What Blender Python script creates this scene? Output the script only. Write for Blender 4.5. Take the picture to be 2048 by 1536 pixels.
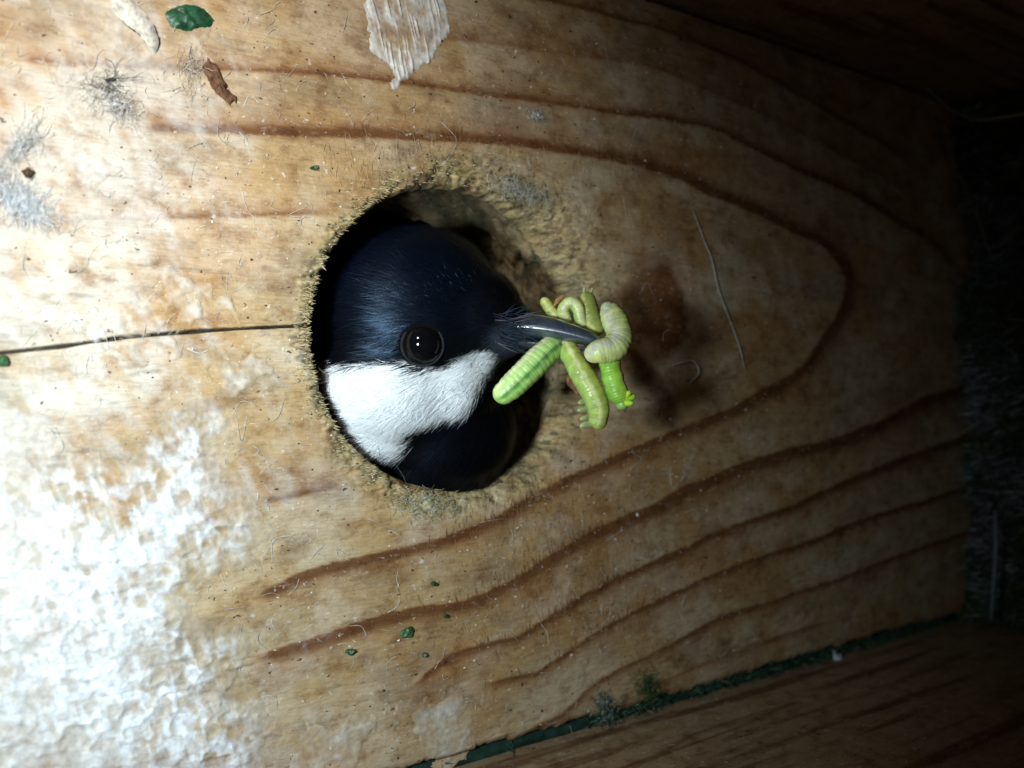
import bpy, bmesh, math, random
import numpy as np
from mathutils import Vector, Matrix
from mathutils.bvhtree import BVHTree

scene = bpy.context.scene
for o in list(bpy.data.objects):
    bpy.data.objects.remove(o)
random.seed(7)
RNG = np.random.default_rng(11)
MM = 0.001

# ------------------------------------------------------------------ camera
# World: z up, front board of the nest box in the plane y = 0, entrance hole at the origin.
# The camera sits under the roof of the box, rolled on its side, looking down at the board.
TILT = math.radians(31)
F = 1500.0                                    # focal length for a 2048 px wide picture
CD = np.array([0, math.cos(TILT), -math.sin(TILT)])
CR = np.array([0, -math.sin(TILT), -math.cos(TILT)])
CU = np.array([1.0, 0, 0])
CAM = np.array([-4.8, -70.0, 33.0])           # millimetres

cam_data = bpy.data.cameras.new('camera')
cam = bpy.data.objects.new('camera', cam_data)
scene.collection.objects.link(cam)
m = Matrix(((CR[0], CU[0], -CD[0], CAM[0] * MM),
            (CR[1], CU[1], -CD[1], CAM[1] * MM),
            (CR[2], CU[2], -CD[2], CAM[2] * MM),
            (0, 0, 0, 1)))
cam.matrix_world = m
cam_data.sensor_width = 36
cam_data.lens = F / 2048 * 36
cam_data.clip_start = 0.002
cam_data.clip_end = 50
cam_data.dof.use_dof = True
cam_data.dof.focus_distance = 0.072
cam_data.dof.aperture_fstop = 26
scene.camera = cam
scene.render.resolution_x = 1024
scene.render.resolution_y = 768

# ------------------------------------------------------------------ world and lamps
w = bpy.data.worlds.new('World')
scene.world = w
w.use_nodes = True
nt = w.node_tree
sky = nt.nodes.new('ShaderNodeTexSky')
sky.sky_type = 'NISHITA'
sky.sun_disc = False
sky.sun_elevation = math.radians(35)
sky.sun_rotation = math.radians(200)
bg = nt.nodes['Background']
nt.links.new(sky.outputs[0], bg.inputs[0])
bg.inputs[1].default_value = 0.0026           # the inside of a closed box: hardly any daylight

def led(name, pos, aim, power, col, size, blend, radius=4.6):
    l = bpy.data.lights.new(name, 'SPOT')
    l.energy = power
    l.color = col
    l.spot_size = math.radians(size)
    l.spot_blend = blend
    l.shadow_soft_size = radius * MM
    o = bpy.data.objects.new(name, l)
    scene.collection.objects.link(o)
    p = Vector(pos) * MM
    o.location = p
    o.rotation_euler = (Vector(aim) * MM - p).to_track_quat('-Z', 'Y').to_euler()
    return o
# the two small lamps of the nest box camera; both are mirrored in the bird's eye
led('led_lamp', (31, -43, 50), (22, 0, 23), 0.148, (0.97, 0.98, 0.95), 72, 1.0)
led('led_lamp', (-6, -48.5, 53), (-17, 0, 22), 0.255, (0.76, 0.92, 1.0), 96, 1.0)

vs = scene.view_settings
vs.view_transform = 'Standard'
vs.look = 'None'
vs.exposure = 0.1
vs.gamma = 1.0
vs.use_curve_mapping = False

# ------------------------------------------------------------------ helpers
def P(px, py, depth):
    """point (mm) seen at a picture position, at a distance along the optical axis"""
    return CAM + depth * (CD + (px - 1024) / F * CR + (768 - py) / F * CU)

def W(px, py, y=0.0):
    """point (mm) on the front board"""
    d = CD + (px - 1024) / F * CR + (768 - py) / F * CU
    t = (y - CAM[1]) / d[1]
    return CAM + t * d

def proj(p):
    q = np.asarray(p, float) - CAM
    dz = q @ CD
    return 1024 + F * (q @ CR) / dz, 768 - F * (q @ CU) / dz

_T = np.random.default_rng(5).random((256, 256))
def vnoise(x, y, seed=0):
    x = np.asarray(x, float) + seed * 17.31
    y = np.asarray(y, float) + seed * 9.77
    xi = np.floor(x).astype(int); yi = np.floor(y).astype(int)
    fx = x - xi; fy = y - yi
    fx = fx * fx * (3 - 2 * fx); fy = fy * fy * (3 - 2 * fy)
    a = _T[xi % 256, yi % 256]; b = _T[(xi + 1) % 256, yi % 256]
    c = _T[xi % 256, (yi + 1) % 256]; d = _T[(xi + 1) % 256, (yi + 1) % 256]
    return a + (b - a) * fx + (c - a) * fy + (a - b - c + d) * fx * fy

def fbm(x, y, seed=0, octv=4):
    s = 0; amp = 0.5; tot = 0
    for i in range(octv):
        ca, sa = math.cos(0.6 + 1.1 * i), math.sin(0.6 + 1.1 * i)
        s = s + amp * vnoise((x * ca - y * sa) * 2 ** i, (x * sa + y * ca) * 2 ** i, seed + i * 3)
        tot += amp; amp *= 0.5
    return s / tot

def smooth(e0, e1, x):
    t = np.clip((x - e0) / (e1 - e0), 0, 1)
    return t * t * (3 - 2 * t)

def poly_dist(px, py, pts):
    """signed distance and arc position to a polyline (px)"""
    best = np.full(px.shape, 1e9); sgn = np.zeros(px.shape)
    pts = np.asarray(pts, float)
    for (ax, ay), (bx, by) in zip(pts[:-1], pts[1:]):
        dx, dy = bx - ax, by - ay
        L2 = dx * dx + dy * dy
        t = np.clip(((px - ax) * dx + (py - ay) * dy) / L2, 0, 1)
        ex = px - ax - t * dx; ey = py - ay - t * dy
        d = np.hypot(ex, ey)
        s = np.sign(dx * (py - ay) - dy * (px - ax))
        k = d < best
        best[k] = d[k]; sgn[k] = s[k]
    return best, sgn

def inside(px, py, poly):
    res = np.zeros(px.shape, bool)
    n = len(poly)
    for i in range(n):
        x0, y0 = poly[i]; x1, y1 = poly[(i + 1) % n]
        if y0 == y1:
            continue
        c = ((y0 > py) != (y1 > py)) & (px < (x1 - x0) * (py - y0) / (y1 - y0) + x0)
        res ^= c
    return res

def sdf_poly(px, py, poly):
    d, _ = poly_dist(px, py, list(poly) + [poly[0]])
    return np.where(inside(px, py, poly), d, -d)

def catmull(pts, n):
    pts = np.asarray(pts, float)
    if len(pts) == 2:
        t = np.linspace(0, 1, n)[:, None]
        return pts[0] * (1 - t) + pts[1] * t
    p = np.vstack([2 * pts[0] - pts[1], pts, 2 * pts[-1] - pts[-2]])
    out = []
    for u in np.linspace(0, len(pts) - 1 - 1e-6, n):
        i = int(u); t = u - i
        a, b, c, d = p[i], p[i + 1], p[i + 2], p[i + 3]
        out.append(0.5 * (2 * b + (c - a) * t + (2 * a - 5 * b + 4 * c - d) * t * t + (3 * b - a - 3 * c + d) * t ** 3))
    return np.array(out)

def mesh_obj(name, V, Fc, mat, parent=None, cols=None, shade=True, attr='tint'):
    me = bpy.data.meshes.new(name)
    V = np.asarray(V, float) * MM
    if isinstance(Fc, np.ndarray):
        nv = Fc.shape[1]
        me.vertices.add(len(V)); me.vertices.foreach_set('co', V.astype(np.float32).ravel())
        me.loops.add(Fc.size); me.loops.foreach_set('vertex_index', Fc.astype(np.int32).ravel())
        me.polygons.add(len(Fc))
        me.polygons.foreach_set('loop_start', np.arange(0, Fc.size, nv, dtype=np.int32))
        me.polygons.foreach_set('loop_total', np.full(len(Fc), nv, dtype=np.int32))
        me.update(calc_edges=True)
        me.validate()
    else:
        me.from_pydata([tuple(v) for v in V], [], Fc)
        me.update()
    if cols is not None:
        c = np.ones((len(V), 4), np.float32)
        c[:, :3] = np.asarray(cols)[:, :3]
        at = me.color_attributes.new(attr, 'FLOAT_COLOR', 'POINT')
        at.data.foreach_set('color', c.ravel())
    if shade:
        me.polygons.foreach_set('use_smooth', np.ones(len(me.polygons), bool))
    if mat:
        me.materials.append(mat)
    o = bpy.data.objects.new(name, me)
    scene.collection.objects.link(o)
    if parent:
        o.parent = parent
        o.matrix_parent_inverse = Matrix.Translation(-parent.location)
    return o

def tag(o, label=None, cat=None, group=None, kind=None):
    if label: o['label'] = label
    if cat: o['category'] = cat
    if group: o['group'] = group
    if kind: o['kind'] = kind
    return o

def empty(name, loc_mm):
    o = bpy.data.objects.new(name, None)
    o.empty_display_size = 0.005
    o.location = Vector(loc_mm) * MM
    scene.collection.objects.link(o)
    return o

def grid_faces(nu, nv):
    i = np.arange(nu - 1)[:, None]; j = np.arange(nv - 1)[None, :]
    a = i * nv + j
    return np.stack([a, a + 1, a + nv + 1, a + nv], -1).reshape(-1, 4)

def tube(pts, radii, seg=8, cap=True, flat=1.0, up=None):
    """tube along points; returns V, F"""
    pts = np.asarray(pts, float); n = len(pts)
    radii = np.broadcast_to(np.asarray(radii, float), (n,)) if np.ndim(radii) < 2 else radii
    T = np.gradient(pts, axis=0)
    T /= np.linalg.norm(T, axis=1)[:, None] + 1e-9
    ref = np.array(up if up is not None else (0.31, -0.83, 0.46), float)
    V = []
    N = ref - T[0] * (ref @ T[0]); N /= np.linalg.norm(N)
    for i in range(n):
        N = N - T[i] * (N @ T[i]); N /= np.linalg.norm(N) + 1e-9
        B = np.cross(T[i], N)
        for k in range(seg):
            a = 2 * math.pi * k / seg
            V.append(pts[i] + radii[i] * (math.cos(a) * N * flat + math.sin(a) * B))
    Fc = []
    for i in range(n - 1):
        for k in range(seg):
            k2 = (k + 1) % seg
            Fc.append((i * seg + k, i * seg + k2, (i + 1) * seg + k2, (i + 1) * seg + k))
    if cap:
        V.append(pts[0]); V.append(pts[-1]); a = n * seg; b = a + 1
        for k in range(seg):
            k2 = (k + 1) % seg
            Fc.append((a, k2, k)); Fc.append((b, (n - 1) * seg + k, (n - 1) * seg + k2))
    return V, Fc

# ------------------------------------------------------------------ materials
def new_mat(name):
    mt = bpy.data.materials.new(name)
    mt.use_nodes = True
    n = mt.node_tree.nodes; l = mt.node_tree.links
    return mt, n, l, n['Principled BSDF']

def nd(n, kind, **kw):
    x = n.new(kind)
    for k, v in kw.items():
        setattr(x, k, v)
    return x

def ramp(n, pts):
    r = n.new('ShaderNodeValToRGB')
    e = r.color_ramp.elements
    while len(e) < len(pts):
        e.new(0.5)
    for i, (p, c) in enumerate(pts):
        e[i].position = p
        e[i].color = c if len(c) == 4 else (*c, 1)
    return r

def mapped(n, l, scale, rot=(0, 0, 0)):
    tc = nd(n, 'ShaderNodeTexCoord')
    mp = nd(n, 'ShaderNodeMapping')
    mp.inputs['Scale'].default_value = scale
    mp.inputs['Rotation'].default_value = rot
    l.new(tc.outputs['Object'], mp.inputs['Vector'])
    return mp

def mix_col(n, l, mode, fac, a, b):
    x = nd(n, 'ShaderNodeMix', data_type='RGBA', blend_type=mode)
    for sock, v in ((x.inputs[0], fac), (x.inputs[6], a), (x.inputs[7], b)):
        if hasattr(v, 'links') or isinstance(v, bpy.types.NodeSocket):
            l.new(v, sock)
        else:
            sock.default_value = v if not isinstance(v, tuple) or len(v) == 4 else (*v, 1)
    return x.outputs[2]

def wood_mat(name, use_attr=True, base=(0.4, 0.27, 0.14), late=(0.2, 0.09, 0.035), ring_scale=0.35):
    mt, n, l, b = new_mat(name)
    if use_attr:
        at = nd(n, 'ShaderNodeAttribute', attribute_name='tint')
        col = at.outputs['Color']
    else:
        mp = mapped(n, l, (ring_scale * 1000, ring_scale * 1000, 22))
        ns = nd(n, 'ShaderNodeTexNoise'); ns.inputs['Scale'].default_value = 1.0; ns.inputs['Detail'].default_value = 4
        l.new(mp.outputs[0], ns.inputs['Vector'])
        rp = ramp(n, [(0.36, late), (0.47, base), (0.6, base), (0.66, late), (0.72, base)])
        l.new(ns.outputs['Fac'], rp.inputs['Fac'])
        col = rp.outputs['Color']
    # fine fibres along the grain
    mp2 = mapped(n, l, (5200, 5200, 700))
    n2 = nd(n, 'ShaderNodeTexNoise'); n2.inputs['Scale'].default_value = 1; n2.inputs['Detail'].default_value = 3
    l.new(mp2.outputs[0], n2.inputs['Vector'])
    r2 = ramp(n, [(0.3, (0.84, 0.82, 0.80)), (0.52, (1, 1, 1)), (0.75, (1.08, 1.08, 1.08))])
    l.new(n2.outputs['Fac'], r2.inputs['Fac'])
    col = mix_col(n, l, 'MULTIPLY', 1.0, col, r2.outputs['Color'])
    # dark mould specks
    mp3 = mapped(n, l, (1500, 1500, 1100))
    n3 = nd(n, 'ShaderNodeTexNoise'); n3.inputs['Scale'].default_value = 1; n3.inputs['Detail'].default_value = 2.5
    n3.inputs['Roughness'].default_value = 0.65
    l.new(mp3.outputs[0], n3.inputs['Vector'])
    r3 = ramp(n, [(0.295, (0.14, 0.11, 0.09)), (0.345, (1, 1, 1))])
    l.new(n3.outputs['Fac'], r3.inputs['Fac'])
    col = mix_col(n, l, 'MULTIPLY', 1.0, col, r3.outputs['Color'])
    # pale dusty mottling
    mp4 = mapped(n, l, (900, 900, 420))
    n4 = nd(n, 'ShaderNodeTexNoise'); n4.inputs['Scale'].default_value = 1; n4.inputs['Detail'].default_value = 5
    n4.inputs['Roughness'].default_value = 0.7
    l.new(mp4.outputs[0], n4.inputs['Vector'])
    r4 = ramp(n, [(0.56, (0, 0, 0)), (0.72, (0.4, 0.4, 0.4))])
    l.new(n4.outputs['Fac'], r4.inputs['Fac'])
    col = mix_col(n, l, 'MIX', r4.outputs['Color'], col, (0.52, 0.43, 0.32))
    # small whitish dried spots and rusty blotches
    mp5 = mapped(n, l, (1900, 1900, 1500))
    n5 = nd(n, 'ShaderNodeTexNoise'); n5.inputs['Scale'].default_value = 1; n5.inputs['Detail'].default_value = 4
    n5.inputs['Roughness'].default_value = 0.62; n5.inputs['Distortion'].default_value = 0.6
    l.new(mp5.outputs[0], n5.inputs['Vector'])
    r5 = ramp(n, [(0.63, (0, 0, 0)), (0.71, (0.62, 0.62, 0.62))])
    l.new(n5.outputs['Fac'], r5.inputs['Fac'])
    col = mix_col(n, l, 'MIX', r5.outputs['Color'], col, (0.68, 0.64, 0.58))
    mp6 = mapped(n, l, (420, 420, 300))
    n6 = nd(n, 'ShaderNodeTexNoise'); n6.inputs['Scale'].default_value = 1; n6.inputs['Detail'].default_value = 6
    n6.inputs['Roughness'].default_value = 0.7
    l.new(mp6.outputs[0], n6.inputs['Vector'])
    r6 = ramp(n, [(0.34, (0.62, 0.50, 0.40)), (0.5, (1, 1, 1)), (0.68, (1.14, 1.16, 1.2))])
    l.new(n6.outputs['Fac'], r6.inputs['Fac'])
    col = mix_col(n, l, 'MULTIPLY', 1.0, col, r6.outputs['Color'])
    l.new(col, b.inputs['Base Color'])
    b.inputs['Roughness'].default_value = 0.62
    b.inputs['Specular IOR Level'].default_value = 0.35
    bp = nd(n, 'ShaderNodeBump'); bp.inputs['Strength'].default_value = 0.55; bp.inputs['Distance'].default_value = 0.00012
    add = nd(n, 'ShaderNodeMath', operation='ADD')
    l.new(n5.outputs['Fac'], add.inputs[0]); l.new(n4.outputs['Fac'], add.inputs[1])
    l.new(add.outputs[0], bp.inputs['Height'])
    l.new(bp.outputs[0], b.inputs['Normal'])
    return mt

def attr_mat(name, rough=0.6, spec=0.4, sss=0.0, noise=0.15, scale=2500, bump=0.0, trans=0.0, sheen=0.0, coat=0.0):
    mt, n, l, b = new_mat(name)
    at = nd(n, 'ShaderNodeAttribute', attribute_name='tint')
    col = at.outputs['Color']
    mp = mapped(n, l, (scale, scale, scale))
    ns = nd(n, 'ShaderNodeTexNoise'); ns.inputs['Scale'].default_value = 1; ns.inputs['Detail'].default_value = 3
    l.new(mp.outputs[0], ns.inputs['Vector'])
    if noise > 0:
        r = ramp(n, [(0.3, (1 - noise * 2,) * 3), (0.7, (1 + noise,) * 3)])
        l.new(ns.outputs['Fac'], r.inputs['Fac'])
        col = mix_col(n, l, 'MULTIPLY', 1.0, col, r.outputs['Color'])
    l.new(col, b.inputs['Base Color'])
    b.inputs['Roughness'].default_value = rough
    b.inputs['Specular IOR Level'].default_value = spec
    if sss:
        b.inputs['Subsurface Weight'].default_value = sss
        b.inputs['Subsurface Radius'].default_value = (0.7, 1.0, 0.35)
        b.inputs['Subsurface Scale'].default_value = 0.0005
    if bump:
        bp = nd(n, 'ShaderNodeBump'); bp.inputs['Strength'].default_value = bump; bp.inputs['Distance'].default_value = 0.0001
        l.new(ns.outputs['Fac'], bp.inputs['Height']); l.new(bp.outputs[0], b.inputs['Normal'])
    if sheen:
        b.inputs['Sheen Weight'].default_value = sheen
    if coat:
        b.inputs['Coat Weight'].default_value = coat
        b.inputs['Coat Roughness'].default_value = 0.15
    return mt

M_board = wood_mat('weathered_pine')
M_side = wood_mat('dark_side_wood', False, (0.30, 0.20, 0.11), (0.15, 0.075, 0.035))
M_debris = attr_mat('debris', 0.75, 0.25, noise=0.2)
M_web = attr_mat('papery_web', 0.7, 0.3, noise=0.12, scale=1800, bump=0.6)
M_moss = attr_mat('moss', 0.85, 0.2, noise=0.25, scale=900)
M_leaf = attr_mat('green_leaf', 0.45, 0.5, noise=0.3, scale=1600, bump=0.6)
M_grub = attr_mat('caterpillar_skin', 0.34, 0.5, sss=0.6, noise=0.14, scale=1100, bump=0.35)
M_skin = attr_mat('bird_skin', 0.9, 0.05, noise=0.1)
M_plume = attr_mat('plumage', 0.38, 0.30, noise=0.0)
M_plume.node_tree.nodes['Principled BSDF'].inputs['Specular Tint'].default_value = (0.45, 0.68, 1.0, 1)
M_fibre = attr_mat('wood_fibre', 0.7, 0.25, noise=0.15)

# ------------------------------------------------------------------ nest box: front board
HOLE = 16.0
HZ = -3.2                                     # height of the hole's centre
BOARD_T = 17.0
GRAIN = [  # (points in the photograph, sharp half-width px, gradual half-width px, strength, gradual side)
    ([(0, 118), (240, 128), (478, 140), (650, 147), (787, 161), (923, 181), (1026, 197), (1128, 208), (1231, 226), (1350, 239), (1433, 260), (1526, 304), (1594, 338), (1690, 379), (1792, 441), (1878, 496), (1930, 580)], 6, 16, 0.75, 1),
    ([(250, 255), (478, 263), (650, 270), (787, 273), (889, 279), (1026, 287), (1128, 301), (1231, 318), (1350, 350), (1420, 385), (1485, 410), (1570, 451), (1640, 485), (1673, 517), (1697, 568), (1676, 630), (1645, 681), (1604, 739), (1519, 790), (1450, 825), (1348, 866), (1250, 905), (1170, 945), (1090, 985), (1009, 1028), (940, 1059), (872, 1084), (752, 1110), (650, 1134), (590, 1155), (530, 1185), (480, 1205)], 7, 22, 0.95, 1),
    ([(0, 452), (150, 440), (330, 436), (560, 428), (650, 427), (700, 426)], 6, 16, 0.65, 1),
    ([(480, 1018), (540, 1002), (620, 985), (720, 958)], 7, 18, 0.8, 1),
    ([(480, 1330), (560, 1303), (650, 1274), (752, 1237), (855, 1213), (940, 1202), (1009, 1172), (1077, 1131), (1163, 1076), (1248, 1035), (1316, 1011), (1348, 988), (1450, 945), (1553, 910), (1656, 886), (1758, 849), (1826, 808), (1895, 784), (1990, 755)], 7, 26, 1.0, -1),
    ([(800, 1400), (855, 1346), (906, 1312), (992, 1284), (1043, 1274), (1094, 1240), (1146, 1206), (1231, 1158), (1350, 1108), (1450, 1059), (1587, 1011), (1690, 965), (1800, 920), (1900, 885), (1990, 850)], 6, 18, 0.85, -1),
    ([(940, 1400), (975, 1370), (1026, 1356), (1077, 1349), (1111, 1322), (1180, 1274), (1248, 1237), (1350, 1187), (1433, 1148), (1519, 1117), (1587, 1096), (1700, 1050), (1800, 1015), (1900, 985), (1990, 955)], 5, 15, 0.8, -1),
    ([(1020, 1490), (1077, 1452), (1128, 1428), (1180, 1377), (1248, 1336), (1350, 1285), (1400, 1257), (1485, 1220), (1587, 1189), (1700, 1150), (1800, 1110), (1900, 1075), (1990, 1040)], 5, 15, 0.75, -1),
    ([(1250, 1400), (1348, 1353), (1433, 1318), (1540, 1280), (1700, 1230)], 4, 12, 0.6, -1),
    ([(1000, -20), (1128, 7), (1248, 38), (1350, 68), (1416, 92), (1485, 126), (1600, 190), (1720, 260), (1850, 340)], 5, 14, 0.7, 1),
    ([(700, 60), (889, 75), (1026, 92), (1163, 113), (1265, 123), (1350, 150), (1500, 215), (1640, 285), (1760, 350), (1860, 420)], 5, 22, 0.5, 1),
    ([(0, 330), (200, 338), (420, 352), (640, 362)], 4, 10, 0.25, 1),
    ([(0, 560), (200, 556), (420, 560), (600, 560)], 4, 10, 0.25, 1),
    ([(0, 830), (240, 818), (450, 800), (600, 800)], 4, 10, 0.22, -1),
    ([(1150, 400), (1300, 420), (1440, 470), (1530, 540), (1555, 610), (1520, 680), (1440, 745), (1330, 800), (1200, 850)], 5, 26, 0.35, 1),
]
CRACK = [(-40, 711), (0, 706), (130, 692), (250, 674), (400, 662), (520, 655), (660, 649)]

def board_fields(x, z):
    """recess into the board (mm) and colour, for points on the board (mm)"""
    p = np.stack([x, np.zeros_like(x), z], -1)
    px, py = proj(p)
    r = np.hypot(x, z - HZ); th = np.arctan2(z - HZ, x)
    a = -z
    wob = (fbm(a * 0.18, x * 0.25, 3) - 0.5) * 8
    # --- latewood
    late = np.zeros_like(x)
    jit = (vnoise(a * 1.2, x * 5, 9) - 0.5) * 4
    lmod = 0.85 + 0.3 * fbm(a * 0.08, x * 0.2, 21)
    for pts, w0, w1, st, side in GRAIN:
        cp = catmull(pts, len(pts) * 2)
        bb = (px > cp[:, 0].min() - 70) & (px < cp[:, 0].max() + 70) & (py > cp[:, 1].min() - 70) & (py < cp[:, 1].max() + 70)
        if not bb.any():
            continue
        d, s = poly_dist(px[bb], py[bb], cp)
        sd = d * s * side + wob[bb] + jit[bb]
        f = np.where(sd > 0, np.exp(-(sd / w0) ** 2), np.exp(-(np.abs(sd) / (w1 * 1.35)) ** 1.2))
        e = np.minimum(np.hypot(px[bb] - cp[0, 0], py[bb] - cp[0, 1]), np.hypot(px[bb] - cp[-1, 0], py[bb] - cp[-1, 1]))
        late[bb] = np.maximum(late[bb], f * st * lmod[bb] * smooth(0, 75, e))
    late = np.clip(late, 0, 1)
    # weaker lines between
    streak = fbm(a * 0.06 + 3, x * 2.1 + wob * 0.05, 31, 3)
    # --- knot
    kx, ky = (px - 1300) / 78, (py - 622) / 112
    kr = np.hypot(kx, ky) + (fbm(px * 0.02, py * 0.02, 41) - 0.5) * 0.45
    knot = smooth(1.05, 0.75, kr) * (0.55 + 0.45 * smooth(-0.6, 0.7, kx))
    # --- gouged, fuzzy wood round the hole
    low = np.clip(0.5 - 0.5 * np.sin(th), 0, 1) ** 1.4          # 1 below the hole, 0 above it
    nz = (fbm(a * 0.35, x * 0.35, 51) - 0.5)
    lipw = 1.5 + 7.0 * low + nz * 2.2
    lipd = 1.0 + 4.0 * low + nz * 1.2
    t = np.clip((r - HOLE) / lipw, 0, 1)
    lip = lipd * (1 - np.sqrt(np.clip(1 - (1 - t) ** 2, 0, 1)))
    ring = smooth(HOLE + 2.6 + 6.5 * low * (0.65 + 0.35 * np.cos(th)) + np.clip(nz * 7, -2, 1.2), HOLE + 0.6, r)
    # --- relief
    fine = (fbm(a * 1.1, x * 3.2, 61) - 0.5)
    rec = lip + 0.10 * fine + 0.16 * (fbm(a * 0.11, x * 0.16, 71) - 0.5) - 0.05 * late
    rec = rec + ring * (fbm(a * 1.1, x * 3.2, 81, 4) - 0.5) * 1.5
    d, _ = poly_dist(px, py, CRACK)
    cw = 1.5 + 1.6 * vnoise(a * 0.5, x * 0, 5)
    cmask = smooth(1.9, 0.6, d / cw) * smooth(-HOLE * 0, HOLE, r)
    rec = rec + 1.3 * cmask
    # short checks
    chk = smooth(0.80, 0.9, vnoise(a * 0.55, x * 6.0, 91)) * smooth(0.55, 0.7, vnoise(a * 0.2, x * 0.4, 92))
    rec = rec + 0.10 * chk
    # --- colour
    e1 = np.array([0.43, 0.285, 0.135]); e2 = np.array([0.38, 0.215, 0.085]); e3 = np.array([0.42, 0.32, 0.19])
    k = fbm(a * 0.05, x * 0.12, 101)[..., None]
    col = e1 * (1 - smooth(0.4, 0.62, k)) + e2 * smooth(0.4, 0.62, k)
    g = smooth(0.5, 0.72, fbm(a * 0.08 + 9, x * 0.1, 111))[..., None]
    col = col * (1 - 0.6 * g) + e3 * 0.6 * g
    col = col * (0.86 + 0.28 * streak)[..., None]
    # whitish dry bloom at the upper part of the board
    bl = smooth(0.44, 0.68, fbm(a * 0.22, x * 0.22, 151) + 0.10 * smooth(700, 0, px))[..., None]
    col = col * (1 - 0.26 * bl) + np.array([0.66, 0.58, 0.47]) * 0.26 * bl
    # old grey weathering stains and dirt
    st = smooth(0.56, 0.72, fbm(a * 0.16, x * 0.3, 141))[..., None]
    col = col * (1 - 0.45 * st) + np.array([0.22, 0.15, 0.09]) * 0.45 * st
    lw = np.array([0.10, 0.034, 0.010]); om = np.array([0.27, 0.115, 0.035])
    L = np.clip(late * 1.15, 0, 0.92)[..., None]
    col = col * (1 - L) + om * L
    L2 = smooth(0.45, 1.0, L) * 0.8
    col = col * (1 - L2) + lw * L2
    kk = np.clip(knot * 1.05, 0, 0.95)[..., None]
    col = col * (1 - kk) + np.array([0.17, 0.062, 0.02]) * kk
    fz = (ring * smooth(0.2, 0.6, fbm(a * 0.8, x * 1.6, 121)))[..., None]
    col = col * (1 - 0.7 * fz) + np.array([0.42, 0.34, 0.15]) * 0.7 * fz
    gr = (ring * smooth(0.5, 0.66, fbm(a * 0.5, x * 0.7, 131)))[..., None]
    col = col * (1 - 0.7 * gr) + np.array([0.12, 0.10, 0.055]) * 0.7 * gr
    pit = (ring * smooth(0.60, 0.70, fbm(a * 1.2, x * 4.0, 133, 3)))[..., None] * 0.75
    col = col * (1 - pit) + np.array([0.05, 0.038, 0.02]) * pit
    # grey-white dust and spun silk felted on to the upper end of the board
    fb = fbm(a * 0.9 + x * 0.5, x * 0.35 - a * 0.2, 161, 5)
    du = smooth(0.53, 0.80, 0.55 * fbm(a * 0.12, x * 0.12, 165) + 0.45 * fb + 0.20 * smooth(620, 0, px) + 0.10 * smooth(700, 1400, py) * smooth(800, 300, px))
    du = (du * smooth(900, 350, px) * 0.55)[..., None]
    col = col * (1 - du) + np.array([0.60, 0.575, 0.53]) * du
    dk = (np.maximum(cmask, 0.3 * chk))[..., None]
    col = col * (1 - dk) + np.array([0.03, 0.022, 0.015]) * dk
    return rec, np.clip(col, 0.008, 0.9)

def spaced(segs):
    out = [segs[0][0]]
    for a, b, s0, s1 in segs:
        x = a; tot = abs(b - a); sg = 1 if b > a else -1
        while (b - x) * sg > 1e-6:
            f = abs(x - a) / tot
            x = x + sg * (s0 + (s1 - s0) * f)
            out.append(x)
        out[-1] = b
    return np.array(out)

X_LO, X_HI = -43.8, 42.0
zs = spaced([(62, 40, 0.5, 0.16), (40, -24, 0.16, 0.16), (-24, -128, 0.17, 0.42)])
xs = spaced([(X_LO, -3.2, 0.18, 0.18), (-3.2, 1.2, 0.07, 0.07), (1.2, X_HI, 0.18, 0.18)])
Z, X = np.meshgrid(zs, xs, indexing='ij')
Rr = np.hypot(X, Z - HZ)
snap = Rr < HOLE
Xs = np.where(snap, X * HOLE / np.maximum(Rr, 1e-3), X)
Zs = np.where(snap, HZ + (Z - HZ) * HOLE / np.maximum(Rr, 1e-3), Z)
edge_w = np.clip(1 - (X - X_LO) / 1.6, 0, 1)                    # worn, wavy lower edge at the joint
Xs = Xs + edge_w * ((fbm(Z * 0.25, Z * 0 + 4, 15) - 0.5) * 1.3 + (fbm(Z * 1.6, Z * 0 + 8, 16) - 0.5) * 0.5)
rec, col = board_fields(Xs.ravel(), Zs.ravel())
rec = rec + 0.9 * edge_w.ravel() ** 3
V = np.stack([Xs.ravel(), rec, Zs.ravel()], -1)
Fq = grid_faces(len(zs), len(xs))
rr = Rr.ravel()[Fq]
Fq = Fq[(rr > HOLE).any(1)]

GREC = rec.reshape(Z.shape); GCOL = col.reshape(Z.shape + (3,))
def board_at(x, z):
    """recess and colour read from the built board"""
    x = np.asarray(x, float); z = np.asarray(z, float)
    i = np.clip(len(zs) - 1 - np.searchsorted(zs[::-1], z), 0, len(zs) - 1)
    j = np.clip(np.searchsorted(xs, x), 0, len(xs) - 1)
    return GREC[i, j], GCOL[i, j]

box = tag(empty('nest_box', (0, 8, -128)), 'weathered pine nest box seen from inside, with a round entrance hole', 'nest box')
# drop unused vertices
used = np.unique(Fq); remap = np.full(len(V), -1); remap[used] = np.arange(len(used))
front = mesh_obj('front_board', V[used], remap[Fq], M_board, box, col[used])

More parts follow.
